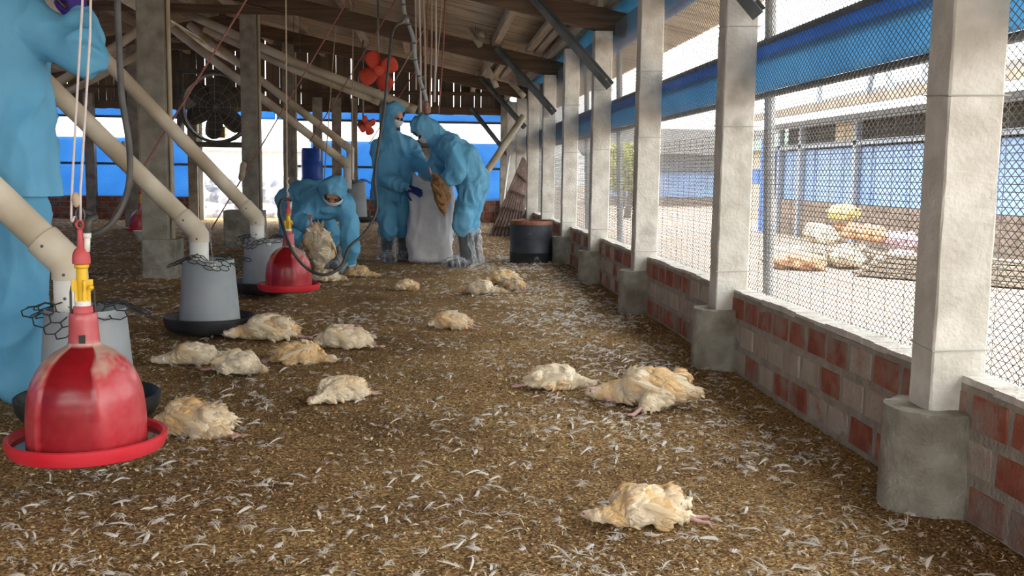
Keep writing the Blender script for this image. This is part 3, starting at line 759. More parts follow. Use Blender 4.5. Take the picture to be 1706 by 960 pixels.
    for i, q in enumerate('LR'):
        if hands[i]:
            hd = hands[i]; hand('glove', J['wr'+q], hd[0], hd[1], hd[2], hd[3], MT[gloves[i]], t, 1.12)
        if boots:
            an, kn, toe = J['an'+q], J['kn'+q], J['toe'+q]; top = mid(kn, an, .2)
            fl = V((toe.x, toe.y, .045)); hl = V((an.x, an.y, .055)); hd_ = (hl-fl).normalized()
            me = blend([(top, V((an.x, an.y, .1)), .066, .058), (V((an.x, an.y, .09)), hl+hd_*.02, .055, .05), (hl, fl, .048, .042)], .01, 3)
            P, N = getPN(me); P[:, 2] = np.maximum(P[:, 2], .006); setP(me, P); bo = place(me, 'boot', MT['boot'], t)
            sd = V((fl-hl).y, ) if False else V(((fl-hl).y, -(fl-hl).x, 0)).normalized()
            cc = [(top+V((0, 0, .03)), V((an.x, an.y, .12)), .085, .095), (V((an.x, an.y, .10)), hl+hd_*.05, .085, .072), (hl+sd*.02, fl-hd_*.02+sd*.02, .068, .058), (hl-sd*.02, fl-hd_*.02-sd*.02, .068, .058)]
            cloth('boot_cover', cc, .013, MT['film'], bo, .026, seed+11+i, None, 1.6, 3)
    return t

# --- the standing worker
JB = dict(head=at(656, 194, 10.45), face=(.78, -.5, -.38), neck=at(651, 224, 10.46), shL=at(681, 243, 10.6), shR=at(633, 246, 10.32),
          elL=at(698, 272, 10.45), wrL=at(712, 289, 10.28), elR=at(640, 296, 10.18), wrR=at(674, 311, 10.06),
          hpL=at(666, 325, 10.52), hpR=at(641, 325, 10.38), knL=at(672, 375, 10.5), knR=at(645, 376, 10.3),
          anL=at(672, 423, 10.62), anR=at(645, 426, 10.42), toeL=at(683, 433, 10.45), toeR=at(649, 437, 10.22))
person('person in blue hooded suit standing upright beside the white sack, holding it open', JB, gloves=('glove_navy', 'glove_navy'),
       hands=(((.6, -.4, -.6), (-.3, .6, -.5), .25, 1), ((.9, -.2, -.3), (.2, .7, -.5), .25, -1)), seed=1, hem=.07)
# --- the bending worker
JC = dict(head=at(708, 217, 9.82), face=(-.55, -.16, -.82), crown=(-.8, 0, .5), neck=at(732, 232, 9.88), shL=at(738, 240, 10.06), shR=at(752, 247, 9.68), spine=at(770, 262, 9.88),
          elL=at(727, 272, 10.02), wrL=at(727, 301, 9.9), elR=at(762, 290, 9.58), wrR=at(739, 304, 9.6),
          hpL=at(792, 306, 10.02), hpR=at(786, 308, 9.76), knL=at(782, 366, 10.0), knR=at(771, 366, 9.68),
          anL=at(788, 424, 10.02), anR=at(776, 428, 9.76), toeL=at(770, 434, 9.96), toeR=at(752, 445, 9.64))
person('person in blue hooded suit bending over the white sack with a brown bird in hand', JC, gloves=('mask', 'mask'),
       hands=(((-.2, -.3, -.9), (.8, -.3, .1), .6, 1), ((-.6, -.1, -.75), (-.5, .3, -.3), .7, -1)), seed=4, hem=.02)
# --- the crouching worker
JA = dict(head=at(556, 320, 8.78), face=(-.12, -.62, -.78), crown=(.05, -.7, .7), neck=at(552, 330, 8.98), shL=at(577, 343, 8.98), shR=at(523, 340, 9.0), spine=at(520, 326, 9.25),
          elL=at(581, 394, 8.86), wrL=at(584, 432, 8.92), elR=at(494, 367, 8.9), wrR=at(514, 375, 8.78),
          hpL=at(505, 338, 9.55), hpR=at(484, 340, 9.4), knL=at(548, 385, 9.2), knR=at(485, 388, 9.15),
          anL=at(556, 432, 9.45), anR=at(490, 430, 9.45), toeL=at(556, 448, 9.2), toeR=at(486, 446, 9.2))
person('person in blue hooded suit crouching and reaching down to a bird on the litter', JA,
       hands=(((.25, -.25, -.9), (-.2, .7, -.3), .3, -1), ((.6, -.35, -.7), (-.3, .3, -.8), .7, 1)), seed=8, hem=.0)
# --- the near worker at the left edge
JD = dict(head=at(-12, -92, 3.98), face=(.2, .95, .15), neck=at(-12, -20, 3.98), shL=at(-90, 38, 4.02), shR=at(48, 40, 3.94),
          elL=at(-60, -70, 4.15), wrL=at(60, -28, 4.1), elR=at(140, 92, 3.82), wrR=at(136, 34, 3.9), hdR=(-.1, .1, 1),
          hpL=at(-52, 270, 4.0), hpR=at(26, 270, 3.95), knL=at(-50, 470, 4.0), knR=at(32, 470, 3.95),
          anL=at(-50, 622, 4.02), anR=at(32, 625, 3.97), toeL=at(-48, 628, 4.2), toeR=at(40, 628, 4.15))
person('person in blue suit at the left edge, back turned, arm raised to the hanging cords', JD, vox=.0105, gloves=('glove_purple', 'glove_purple'),
       hands=(((.9, 0, .3), (0, .8, -.5), .5, -1), ((-.25, .1, .95), (.1, .9, .2), .5, 1)), boots=False, seed=13, wf=.8, hem=.135, flare=.012)

# ================================================================== DEAD BIRDS
CREAM, BUFF, PINK, HORN = np.array(srgb(240, 228, 202)), np.array(srgb(236, 204, 154)), np.array(srgb(208, 170, 166)), np.array(srgb(196, 170, 130))
BROWN = np.array(srgb(150, 116, 78))
def bird(label, loc, heading, size=1.0, neck=(0, .8), legs=(160, 200), side=1, buff=.35, bare=0.0, seed=0, brown=False, roll=0.0, hang=None, legz=.018, nfe=650, ruff=1.0, wingup=0.0, group='dead birds lying on the litter'):
    g = random.Random(seed); ng = np.random.default_rng(seed)
    size *= .80
    t = thing('chicken', label, 'chicken', loc, group)
    C = []; K = []                                            # capsules and their kind: 0 feathered, 1 bare pink, 2 beak
    def cap(a, b, ra, rb, k=0): C.append((V(a), V(b), ra, rb)); K.append(k)
    for s in (-1, 1): cap((-.075, s*.026, .062), (.045, s*.028, .066), .052, .062)
    cap((.05, 0, .058), (.098, .01*side, .046), .066, .044)
    cap((-.07, 0, .064), (-.135, .01*side, .056), .055, .026)
    cap((-.02, 0, .092), (.03, 0, .09), .044, .042)
    for _ in range(5): p = V((g.uniform(-.1, .08), g.uniform(-.06, .06), g.uniform(.05, .1))); cap(p, p+V((g.uniform(-.03, .03), g.uniform(-.02, .02), 0)), .03, .026)
    na, nl = R(neck[0]), neck[1]
    p0 = V((.105, .01*side, .048)); p1 = p0+V((math.cos(na*.5), math.sin(na*.5), -.12))*(.055*nl); p2 = p1+V((math.cos(na), math.sin(na), -.1))*(.06*nl)
    p1.z = max(p1.z, .03); p2.z = max(p2.z, .024)
    cap(p0, p1, .04, .03); cap(p1, p2, .03, .023)
    hd = V((math.cos(na*1.25), math.sin(na*1.25), -.05)).normalized(); hc = p2+hd*.022; hc.z = max(hc.z, .022)
    cap(hc-hd*.008, hc+hd*.002, .0205, .018, 0); cap(hc+hd*.004, hc+hd*.014, .0165, .012, 3)
    cap(hc+hd*.022, hc+hd*.036, .008, .003, 2)
    hs = V((-hd.y, hd.x, 0)); cap(hc+hs*.012+V((0, 0, .012))-hd*.01, hc+hs*.02+V((0, 0, .018))+hd*.008, .006, .005, 1)
    feet = []
    for i, a in enumerate(legs):
        a = R(a); s = -1 if i == 0 else 1
        h = V((-.035, side*.03+s*.035, .045)); kd = V((math.cos(a), math.sin(a), -.12)); k = h+kd*.085; k.z = max(k.z, .03)
        cap(h, k, .044, .022); d2 = V((math.cos(a+s*.15), math.sin(a+s*.15), 0)); f = k+d2*.085; f.z = legz if i == 0 else legz*.8
        cap(k, k+(f-k)*.25, .022, .012); cap(k+(f-k)*.2, f, .0095, .008, 1)
        for dv in (-.55, 0, .55):
            dt = V((math.cos(a+dv), math.sin(a+dv), g.uniform(-.1, .25))); m1 = f+dt*.022; m2 = m1+(dt+V((0, 0, -.25)))*.02; m2.z = max(m2.z, .006)
            cap(f, m1, .0062, .005, 1); cap(m1, m2, .005, .0032, 1)
        cap(f, f-d2*.016+V((0, 0, .004)), .0055, .0035, 1)
    rm = Matrix.Rotation(R(heading), 3, 'Z')
    if hang is not None: rm = Matrix.Rotation(R(heading), 3, 'Z') @ Matrix.Rotation(R(hang), 3, 'Y') @ Matrix.Translation((0, 0, -.06)).to_3x3()
    def X(p): q = V(p); q = q-V((0, 0, .06)) if hang is not None else q; return (rm @ q)*size
    CW = [(X(c[0]), X(c[1]), c[2]*size, c[3]*size) for c in C]
    me = blend(CW, .0062*size, 4); P, N = getPN(me)
    D = capdist(P, CW); K_ = np.array(K)[np.argmin(D, 0)]
    feathered = K_ == 0
    P2 = P+N*(np.where(feathered, .010*size*ruff*fbm(P/size*26+seed, 2)+.006*size*ruff*pnoise(P/size*9+seed), 0))[:, None]
    if hang is None: P2[:, 2] = np.maximum(P2[:, 2], .002)
    setP(me, P2); P, N = getPN(me)
    pat = np.clip((fbm(P/size*9+seed*1.7, 2)+buff-.25)*2.2, 0, 1)[:, None]
    base = CREAM*(1-pat)+BUFF*pat
    if brown: base = BROWN*(.7+.5*pat)
    col = np.where(feathered[:, None], base, np.where((K_ == 1)[:, None], PINK, np.where((K_ == 3)[:, None], PINK*.6+CREAM*.4, HORN)))
    col = col*(.96+.12*pnoise(P/size*30)[:, None])
    if bare:                                                  # a plucked-looking bare patch on the flank
        b = np.array(X((-.02, -.02*side, .12))); w = np.clip(1.4-np.linalg.norm(P-b, axis=1)/(.055*size*bare+1e-6), 0, 1)[:, None]*.8
        w = w*np.clip(.6+pnoise(P*40)[:, None], 0, 1); col = col*(1-w)+PINK*w
    a_ = me.color_attributes.new('Col', 'FLOAT_COLOR', 'POINT'); a_.data.foreach_set('color', np.concatenate([col, np.ones((len(col), 1))], 1).astype(np.float32).ravel())
    me.materials.append(MT['birdskin']); me.name = 'body'; me.polygons.foreach_set('use_smooth', [True]*len(me.polygons)); bd = link('body', me, t)
    # ---- layered body feathers
    idx = np.nonzero(feathered & (N[:, 2] > -.55))[0]
    tail = np.array((rm @ V((-1, 0, -.25))))
    mb = MB(); cols = []
    Hc = np.array(X(hc))
    for i in ng.choice(idx, min(nfe, len(idx)), replace=False):
        p, n = P[i], N[i]; near = np.linalg.norm(p-Hc) < .07*size
        d = tail-n*(tail@n)+.35*ng.normal(size=3); d = d-n*(d@n); l = np.linalg.norm(d)
        if l < 1e-3: continue
        d = d/l+n*(.10+.22*ng.random()*ruff); L = size*(.014 if near else .026)*(.7+.7*ng.random())
        o = len(mb.v); mb.leaf(p-n*.001, d, n, L, L*.62, .25+.3*ng.random(), 3)
        c = np.minimum(col[i]*(.95+.2*ng.random()), .96); cols += [c]*(len(mb.v)-o)
    def colmesh(mb, cols, name, m):
        me = bpy.data.meshes.new(name); me.from_pydata(mb.v, [], mb.f); me.materials.append(MT[m])
        a_ = me.color_attributes.new('Col', 'FLOAT_COLOR', 'POINT'); a_.data.foreach_set('color', np.concatenate([np.array(cols), np.ones((len(cols), 1))], 1).astype(np.float32).ravel())
        me.update(); return link(name, me, t)
    o = colmesh(mb, cols, 'plumage', 'plume'); o['kind'] = 'stuff'
    # ---- wings with quills and a short tail
    for s in (-1, 1):
        mb = MB(); cols = []
        sh = V((.05, s*.078, .085)); wd = V((-1, s*(.12+wingup*.6), -.22+wingup*.3)); outn = V((0, s*.8, .6))
        for row, (nf, L, W, off) in enumerate(((7, .085, .02, .018), (6, .06, .022, .008), (5, .045, .022, 0))):
            for k in range(nf):
                q = sh+V((-.012*k-.01*row, s*.006*(2-row), .012-.011*k*(.6+.4*row))); q = q+outn*(.004*(2-row))
                dd = wd+V((0, s*.02*k, -.03*k))+V((g.uniform(-.1, .1), g.uniform(-.1, .1), g.uniform(-.1, .1)))
                q2 = X(q)
                if hang is None: q2.z = max(q2.z, .008)
                o0 = len(mb.v); mb.leaf(q2, rm @ dd, rm @ outn, L*size*(1-.03*k), W*size, .12, 4)
                pb = 1 if g.random() < buff+.15 else 0; c = (BROWN if brown else (BUFF*.5+CREAM*.5 if pb else CREAM))*(.85+.2*g.random()); cols += [c]*(len(mb.v)-o0)
        if hang is None: mb.v = [(v[0], v[1], max(v[2], .004)) for v in mb.v]
        colmesh(mb, cols, 'wing', 'plume')
    mb = MB(); cols = []
    for k in range(9):
        dd = V((-1, g.uniform(-.45, .45), g.uniform(-.25, .25))); q = X(V((-.125, g.uniform(-.02, .02), .06+g.uniform(-.01, .02))))
        o0 = len(mb.v); mb.leaf(q, rm @ dd, rm @ V((0, 0, 1)), .06*size*g.uniform(.7, 1.1), .02*size, .3, 4); c = (BROWN if brown else CREAM)*g.uniform(.8, 1.05); cols += [c]*(len(mb.v)-o0)
    if hang is None: mb.v = [(v[0], v[1], max(v[2], .004)) for v in mb.v]
    colmesh(mb, cols, 'tail', 'plume')
    e = MB(); e.ball(X(hc+hs*.016+V((0, 0, .008))+hd*.006), .0035*size, 8, 6); eo = e.build('eye', MT['eye'], None, True); eo.parent = bd
    return t
def B(px, py): p = G(px, py); return V((p.x, p.y, float(floor_h(np.array([p.x]), np.array([p.y]))[0])))
bird('cream and buff dead chicken lying alone nearest the viewer, pink feet to its right', B(1072, 872), 195, .98, (-35, .7), (150, 185), 1, .5, seed=1, nfe=1500, wingup=.5)
bird('white dead chicken stretched on its side, legs pointing left, head against the larger bird', B(925, 648), -6, 1.0, (-20, .7), (172, 190), -1, .15, bare=.5, seed=2, nfe=1000)
bird('long cream dead chicken with tapering tail, head beside the white one', B(1085, 675), 162, 1.45, (10, .7), (20, 60), 1, .45, seed=3, nfe=1200, wingup=.3)
bird('small buff dead chicken alone in the middle of the floor, leg to the right', B(750, 549), 170, .98, (60, .5), (-175, 165), 1, .5, seed=4, nfe=600)
bird('round cream dead chicken heaped alone behind the red drinkers, near the sack', B(676, 484), 200, .82, (80, .3), (100, 130), 1, .4, seed=5, nfe=500, ruff=1.4)
bird('small thin white dead chicken with its head stretched to the right', B(803, 490), -22, 1.0, (-5, 1.1), (165, 185), -1, .1, seed=6, nfe=500)
bird('fluffy cream dead chicken behind the small thin white one', B(838, 472), 185, 1.15, (30, .5), (20, 70), 1, .4, seed=7, nfe=500, ruff=1.5)
bird('pinkish buff dead chicken lump touching the fluffy cream one, nearest the black drum', B(857, 484), 120, .92, (60, .4), (150, 200), 1, .6, bare=.8, seed=8, nfe=400, ruff=1.4)
bird('plain white dead chicken lying right beside the second grey feeder, neck to the left', B(322, 606), 192, 1.0, (-5, .8), (170, 190), 1, .0, seed=9, nfe=1000, ruff=.7, wingup=.3)
bird('cream dead chicken against the pan of the second grey feeder, pink leg to the right', B(446, 566), 184, 1.3, (15, .7), (165, 180), 1, .3, seed=10, nfe=900)
bird('white dead chicken with two pink legs stretched left and a pink head', B(398, 623), -18, .97, (-25, .7), (165, 190), -1, .05, seed=11, nfe=900)
bird('buff dead chicken in the middle of the left cluster, leg towards the lower left', B(500, 605), -10, 1.04, (-20, .7), (170, 195), -1, .6, seed=12, nfe=900, ruff=1.3, wingup=.4)
bird('cream dead chicken with a bare pink patch and one leg stretched right', B(572, 580), 178, 1.18, (70, .4), (165, 188), 1, .2, bare=1.2, seed=13, nfe=800)
bird('white dead chicken lying breast up, head to the lower left, feet to the right', B(568, 668), 232, .98, (-10, .7), (150, 180), 1, .2, seed=14, nfe=1000, wingup=.3)
bird('ruffled buff dead chicken beside the tray of the nearest red drinker', B(322, 722), 175, 1.12, (50, .3), (150, 175), 1, .55, seed=15, nfe=1300, ruff=1.5, wingup=.4)
bird('cream dead chicken beneath the black hose loop, in front of the crouching worker', B(545, 470), 10, .98, (-20, .6), (160, 190), -1, .25, seed=16, nfe=400)
bird('buff dead chicken under the crouching worker\'s lowered hand', B(598, 462), -15, .95, (-10, 1.1), (160, 190), -1, .55, seed=17, nfe=400)
bird('pale dead chicken hanging from the crouching worker\'s hand', at(534, 412, 8.66), 60, 1.6, (20, .4), (170, 190), 1, .15, seed=18, nfe=600, hang=82, bare=.8, group='birds held by workers')
bird('brown dead chicken held over the mouth of the white sack', at(734, 322, 9.52), -10, 1.42, (20, .4), (170, 190), 1, .4, seed=19, nfe=600, brown=True, hang=75, group='birds held by workers')

# ================================================================== FEEDERS AND FEED PIPES
def hexcollar(mb, c, rin, rout, s, r, seed, droop=.06):
    g = random.Random(seed); seen = set(); ph = g.uniform(0, 6)
    def Pt(x, y):
        d = math.hypot(x, y); a = math.atan2(y, x)
        return V((c[0]+x, c[1]+y, c[2]+.014*math.sin(2*a+ph)+.012*math.sin(5*a+ph*2)-droop*max(0, d-.13)/.1*(.4+.6*math.sin(a*1.5+ph)**2)))
    n = int(rout/s)+2
    for i in range(-n, n+1):
        for j in range(-n, n+1):
            hx = s*1.5*i; hy = s*math.sqrt(3)*(j+.5*(i % 2)); d = math.hypot(hx, hy)
            if not (rin < d < rout*(.88+.12*math.sin(3*math.atan2(hy, hx)+ph))): continue
            for k in range(6):
                a0, a1 = math.pi/3*k, math.pi/3*(k+1)
                p = (hx+s*math.cos(a0), hy+s*math.sin(a0)); q = (hx+s*math.cos(a1), hy+s*math.sin(a1))
                key = tuple(sorted(((round(p[0], 3), round(p[1], 3)), (round(q[0], 3), round(q[1], 3)))))
                if key in seen: continue
                seen.add(key); mb.tube([Pt(*p), Pt(*mid2(p, q)), Pt(*q)], r, 5)
def mid2(p, q): return ((p[0]+q[0])/2, (p[1]+q[1])/2)
def feeder(loc, label, seed, collar=True, tall=.40, hs=.031, sc=1.0):
    x, y, z = loc; t = thing('hanging_feeder', label, 'feeder', loc, 'grey hanging feeders')
    m = MB(); m.lathe([(.005, 0), (.19, 0), (.228, .012), (.243, .035), (.25, .07), (.25, .082), (.243, .086), (.236, .08), (.23, .045), (.205, .026), (.005, .022)], loc, 44); autosmooth(m.build('feed_pan', MT['black'], t), 45)
    m = MB(); m.lathe([(.166, .05), (.137, tall), (.132, tall), (.161, .05)], loc, 48, False, False)
    o = len(m.v); n = 48
    for k in range(n): m.f.append((k, 3*n+k, 3*n+(k+1) % n, (k+1) % n)); m.m.append(0)
    hop = autosmooth(m.build('hopper', MT['feeder'], t), 50)
    m = MB(); m.lathe([(.004, tall-.13), (.137, tall-.13), (.13, tall-.122), (.004, tall-.09)], loc, 24); m.build('feed', MT['chip2'], hop, True)
    m = MB()
    for a in (-1.2, 1.9): m.tube([V(loc)+V((.137*math.cos(a), .137*math.sin(a), tall-.02)), V(loc)+V((.05*math.cos(a), .05*math.sin(a), tall+.2))], .0025, 6)
    m.build('hanger_wire', MT['galv'], t)
    m = MB(); a = -1.2; p = V(loc)+V((.146*math.cos(a), .146*math.sin(a), tall-.03)); m.ball(p, .018, 10, 6, (1, .5, 1)); m.build('hanger_clip', MT['pvc_white'], hop, True)
    if collar:
        m = MB(); hexcollar(m, (x, y, z+tall+.005), .085, .225, hs*.62, .0024, seed); m.build('mesh_collar', MT['blackwire'], t)
    return t
MT['chip2'] = mat('feed_mash', srgb(168, 140, 96), srgb(190, 164, 120), 90, .95, .5, 120)
feeder((-1.24, 3.66, .02), 'grey hanging feeder with black pan, behind the nearest red drinker', 1, hs=.05)
feeder((-1.225, 5.6, .03), 'grey hanging feeder with black pan standing clear in front of the square post', 2, hs=.042)
feeder((-1.215, 7.4, .03), 'grey hanging feeder half hidden by the second red drinker', 3, hs=.042)
feeder((-1.08, 14.6, .20), 'grey hanging feeder raised off the floor left of the standing worker', 4, tall=.60)
def feed_pipe(ax, ay, zb, zel, dx, dz, label, r=.05, top=2.75):
    """slanting pipe from the overhead auger, elbow, and a white drop pipe into the hopper"""
    t = thing('feed_pipe', label, 'pipe', (ax, ay, zb), 'cream feed pipes')
    el = V((ax-.05, ay, zel)); d = V((-dx, 0, dz)).normalized(); L = (top-zel)/d.z
    m = MB(); m.tube([el+d*.10, el+d*L], r, 18); m.build('slanted_pipe', MT['pvc'], t, True)
    e1 = el+V((0, 0, -.05)); e2 = el+d*.13
    m = MB(); m.tube([e1, el+V((0, 0, -.01)), el+d*.02, e2], r*1.12, 18); elo = autosmooth(m.build('elbow', MT['pvc'], t), 50)
    m = MB(); m.tube([V((ax-.05, ay, zb)), e1+V((0, 0, .02))], r*1.02, 18); m.build('drop_pipe', MT['pvc_white'], t, True)
    for p in (el+d*.10+V((.0, -r*1.1, .0)), el+V((0, -r*1.1, -.03)), V((ax-.05, ay-r*1.05, zb+.1))): m = MB(); m.ball(p, .006, 8, 5); m.build('screw', MT['steel'], elo, True)
    return t
feed_pipe(-1.24, 3.66, .36, .575, 1, 1.02, 'cream feed pipe slanting in from the left edge to the feeder by the near worker', .056)
feed_pipe(-1.225, 5.6, .36, .575, .98, 1.0, 'cream feed pipe slanting down to the clear standing grey feeder', .05)
feed_pipe(-1.215, 7.4, .36, .575, .95, 1.02, 'cream feed pipe passing the square post, slanting down to the feeder behind the second drinker', .05)
feed_pipe(-1.05, 13.4, .70, 1.02, 1, .77, 'lower of the two long cream feed pipes slanting down behind the crouching worker', .055)
feed_pipe(-1.13, 14.9, .70, 1.26, 1, .76, 'upper of the two long cream feed pipes slanting down behind the crouching worker', .055, 3.0)
def cream_pipe(name, pts, r, label, m='pvc', grp=None, cat='pipe'):
    t = thing(name, label, cat, pts[0], grp); b = MB(); b.tube(pts, r, 14); b.build('pipe', MT[m], t, True)
    d = (V(pts[-1])-V(pts[-2])).normalized(); b = MB(); b.tube([V(pts[-1])-d*.10, V(pts[-1])], r*1.14, 14); b.build('coupling', MT[m], t, True)
    if name in ('overhead_pipe', 'pipe_offcut'):
        for f in ((.3, .85) if name == 'overhead_pipe' else (.5,)): p = V(pts[0])*(1-f)+V(pts[-1])*f if len(pts) < 3 else V(pts[1 if f < .5 else -2]); b = MB(); b.tube([p, V((p.x, p.y, roof_z(p.x)+.25))], .004, 6); b.build('hanger_wire', MT['steel'], t)
    return t
cream_pipe('overhead_pipe', [at(290, 12, 13), at(500, 108, 13), at(640, 160, 13), at(693, 184, 13)], .055, 'upper shallow cream pipe running under the roof to above the standing worker', grp='overhead cream pipes')
cream_pipe('overhead_pipe', [at(340, 48, 13.4), at(490, 117, 13.4), at(632, 170, 13.4)], .045, 'lower shallow cream pipe running just beneath the upper one', grp='overhead cream pipes')
cream_pipe('overhead_pipe', [at(255, 34, 12), at(166, 96, 12), at(60, 160, 12)], .05, 'cream pipe slanting down to the left above the near worker\'s raised elbow', grp='overhead cream pipes')
cream_pipe('overhead_pipe', [at(250, 80, 15), at(160, 130, 15), at(60, 178, 15)], .05, 'cream pipe slanting down to the left beneath the other left one', grp='overhead cream pipes')
t = thing('auger_pipe', 'long cream auger pipe under the ridge feeding the slanting pipes', 'pipe', (-3.35, 10, 2.75)); b = MB(); b.tube([(-3.35, -2, 2.78), (-3.35, 18.6, 2.78)], .06, 14); b.build('pipe', MT['pvc'], t, True)
for y in (4.66, 8.42, 12.2, 15.95): b = MB(); b.tube([(-3.35, y, 2.84), (-3.35, y, 3.1)], .006, 6); b.build('hanger', MT['galv'], t)
for k, (a, b_, Y, l) in enumerate((((782, 50), (808, 58), 12.0, 'short cream pipe end lying level on the second roof beam'), ((784, 54), (800, 76), 11.9, 'short cream pipe slanting beside the level pipe end'),
                           ((807, 100), (827, 145), 12.3, 'longest cream pipe offcut hanging below the roof beam'), ((849, 135), (873, 161), 13.0, 'yellowish pipe offcut near the sixth post brace'))):
    cream_pipe('pipe_offcut', [at(a[0], a[1], Y), at(b_[0], b_[1], Y-.1)], .032, l, grp='pipe offcuts under the roof')
cream_pipe('leaning_pole', [at(872, 194, 14.3), at(812, 284, 14.0), at(762, 362, 13.6)], .05, 'cream pole leaning diagonally behind the bending worker', cat='pole')
t = thing('thin_pole', 'thin pale pole leaning in the far right corner', 'pole', at(837, 350, 17)); b = MB(); b.tube(spline([at(836, 374, 16.9), at(841, 318, 16.9), at(849, 258, 16.95)]), .018, 8); b.build('pole_stick', MT['pvc_white'], t, True)

# ================================================================== RED BELL DRINKERS
def drinker(loc, label, seed, face, detail=True):
    t = thing('bell_drinker', label, 'drinker', loc, 'red bell drinkers'); c = V(loc); t.scale = (1, 1, .93)
    m = MB(); m.lathe([(.13, .0), (.185, .0), (.203, .008), (.212, .03), (.212, .05), (.206, .053), (.199, .048), (.194, .022), (.175, .012), (.13, .012)], loc, 72, False, False); tray = autosmooth(m.build('water_tray', MT['redtray'], t), 40)
    m = MB(); m.lathe([(.14, .030), (.196, .030)], loc, 48, False, False); m.build('water', MT['water'], tray)
    prof = [(.158, .012), (.158, .05), (.1575, .10), (.155, .14), (.150, .18), (.141, .215), (.127, .247), (.108, .276), (.084, .299), (.062, .312), (.046, .321), (.041, .332), (.0395, .36), (.037, .415), (.0345, .42), (.028, .418)]
    pr = []
    for i in range(len(prof)-1):
        for k in range(3): tt = k/3; pr.append((prof[i][0]*(1-tt)+prof[i+1][0]*tt, prof[i][1]*(1-tt)+prof[i+1][1]*tt))
    pr.append(prof[-1])
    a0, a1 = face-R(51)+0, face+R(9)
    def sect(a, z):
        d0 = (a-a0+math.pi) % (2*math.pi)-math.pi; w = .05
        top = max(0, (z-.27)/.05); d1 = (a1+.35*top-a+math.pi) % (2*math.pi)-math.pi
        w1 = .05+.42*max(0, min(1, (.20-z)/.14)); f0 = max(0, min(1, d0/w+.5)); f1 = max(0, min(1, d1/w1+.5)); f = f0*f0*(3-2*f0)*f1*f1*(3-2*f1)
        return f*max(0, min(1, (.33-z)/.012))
    def fn(r, z, a): return r-.008*sect(a, z)*min(1, r/.08)
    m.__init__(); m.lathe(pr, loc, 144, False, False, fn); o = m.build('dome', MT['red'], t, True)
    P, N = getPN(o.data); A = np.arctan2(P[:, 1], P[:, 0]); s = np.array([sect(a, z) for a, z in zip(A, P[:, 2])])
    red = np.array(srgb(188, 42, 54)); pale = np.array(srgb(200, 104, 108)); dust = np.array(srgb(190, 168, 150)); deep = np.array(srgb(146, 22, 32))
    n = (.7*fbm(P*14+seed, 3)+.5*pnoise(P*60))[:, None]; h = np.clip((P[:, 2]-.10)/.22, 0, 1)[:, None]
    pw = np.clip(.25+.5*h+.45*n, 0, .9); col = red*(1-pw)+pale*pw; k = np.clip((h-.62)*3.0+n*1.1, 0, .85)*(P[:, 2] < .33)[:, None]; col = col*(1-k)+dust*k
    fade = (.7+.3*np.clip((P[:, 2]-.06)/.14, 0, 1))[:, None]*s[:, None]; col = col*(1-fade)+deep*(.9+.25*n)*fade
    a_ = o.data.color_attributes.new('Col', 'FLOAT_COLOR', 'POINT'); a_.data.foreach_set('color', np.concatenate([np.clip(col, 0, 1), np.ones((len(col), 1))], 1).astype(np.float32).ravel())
    for sgn in (1,):
        m = MB(); an = face-R(6); m.box(c+V((.0405*math.cos(an), .0405*math.sin(an), .345)), (.012, .016, .024), Matrix.Rotation(an, 3, 'Z')); m.build('neck_slot', MT['black'], o)
    m = MB(); m.lathe([(.026, .40), (.026, .436), (.02, .44)], loc, 24); m.build('inner_neck', MT['redcap'], t, True)
    m = MB(); m.lathe([(.019, .43), (.021, .433), (.021, .452), (.018, .455)], loc, 24); autosmooth(m.build('collar_ring', MT['pvc_white'], t))
    m = MB(); m.lathe([(.0145, .452), (.0145, .50), (.0155, .52), (.0145, .535), (.0145, .55), (.019, .554), (.0195, .562), (.014, .564)], loc, 20)
    for k in range(4):
        a = face+R(90*k+12); m.box(c+V((.019*math.cos(a), .019*math.sin(a), .50)), (.018, .005, .034), Matrix.Rotation(a, 3, 'Z') @ Matrix.Rotation(.0, 3, 'Y'))
        m.box(c+V((.0165*math.cos(a), .0165*math.sin(a), .47)), (.008, .006, .05), Matrix.Rotation(a, 3, 'Z'))
    vb = autosmooth(m.build('valve_body', MT['yellow'], t))
    m = MB(); m.ball(c+V((.027, -.01, .495)), .0075, 10, 6); m.build('valve_knob', MT['yellow'], vb, True)
    m = MB(); r_ = V((math.sin(face), -math.cos(face), 0))
    for sg in (-1, 1): m.tube([c+r_*(.031*sg)+V((0, 0, .415)), c+r_*(.030*sg)+V((0, 0, .48)), c+r_*(.026*sg)+V((0, 0, .50))], .0032, 6)
    m.tube([c+r_*-.031+V((0, 0, .428)), c+V((.0, 0, .424)), c+r_*.031+V((0, 0, .428))], .003, 6); m.build('spring_clip', MT['black'], t)
    m = MB(); m.lathe([(.0235, .565), (.024, .575), (.0225, .592), (.017, .606), (.010, .612), (.0085, .65), (.0085, .664), (.005, .668)], loc, 20)
    m.tube([c+V((0, 0, .668))+V((.010*math.cos(q), 0, .012+.012*math.sin(q))) for q in [2*math.pi*k/12 for k in range(12)]], .0035, 6, closed=True); autosmooth(m.build('hanger_cap', MT['redcap'], t), 50)
    m = MB(); m.tube([c+V((.016, 0, .60)), c+V((.018, 0, .645))], .008, 10); m.tube([c+V((.018, 0, .64)), c+V((.018, 0, .655))], .0105, 10); m.build('hose_fitting', MT['pvc_white'], t, True)
    return t
def water_mat():
    m = bpy.data.materials.new('murky_water'); m.use_nodes = True; b = m.node_tree.nodes['Principled BSDF']
    b.inputs['Base Color'].default_value = (.16, .07, .045, 1); b.inputs['Roughness'].default_value = .06; return m
MT['water'] = water_mat()
drinker((-.955, 2.8, .135), 'nearest and largest red bell drinker with yellow valve, hanging at the lower left', 1, R(-90+18))
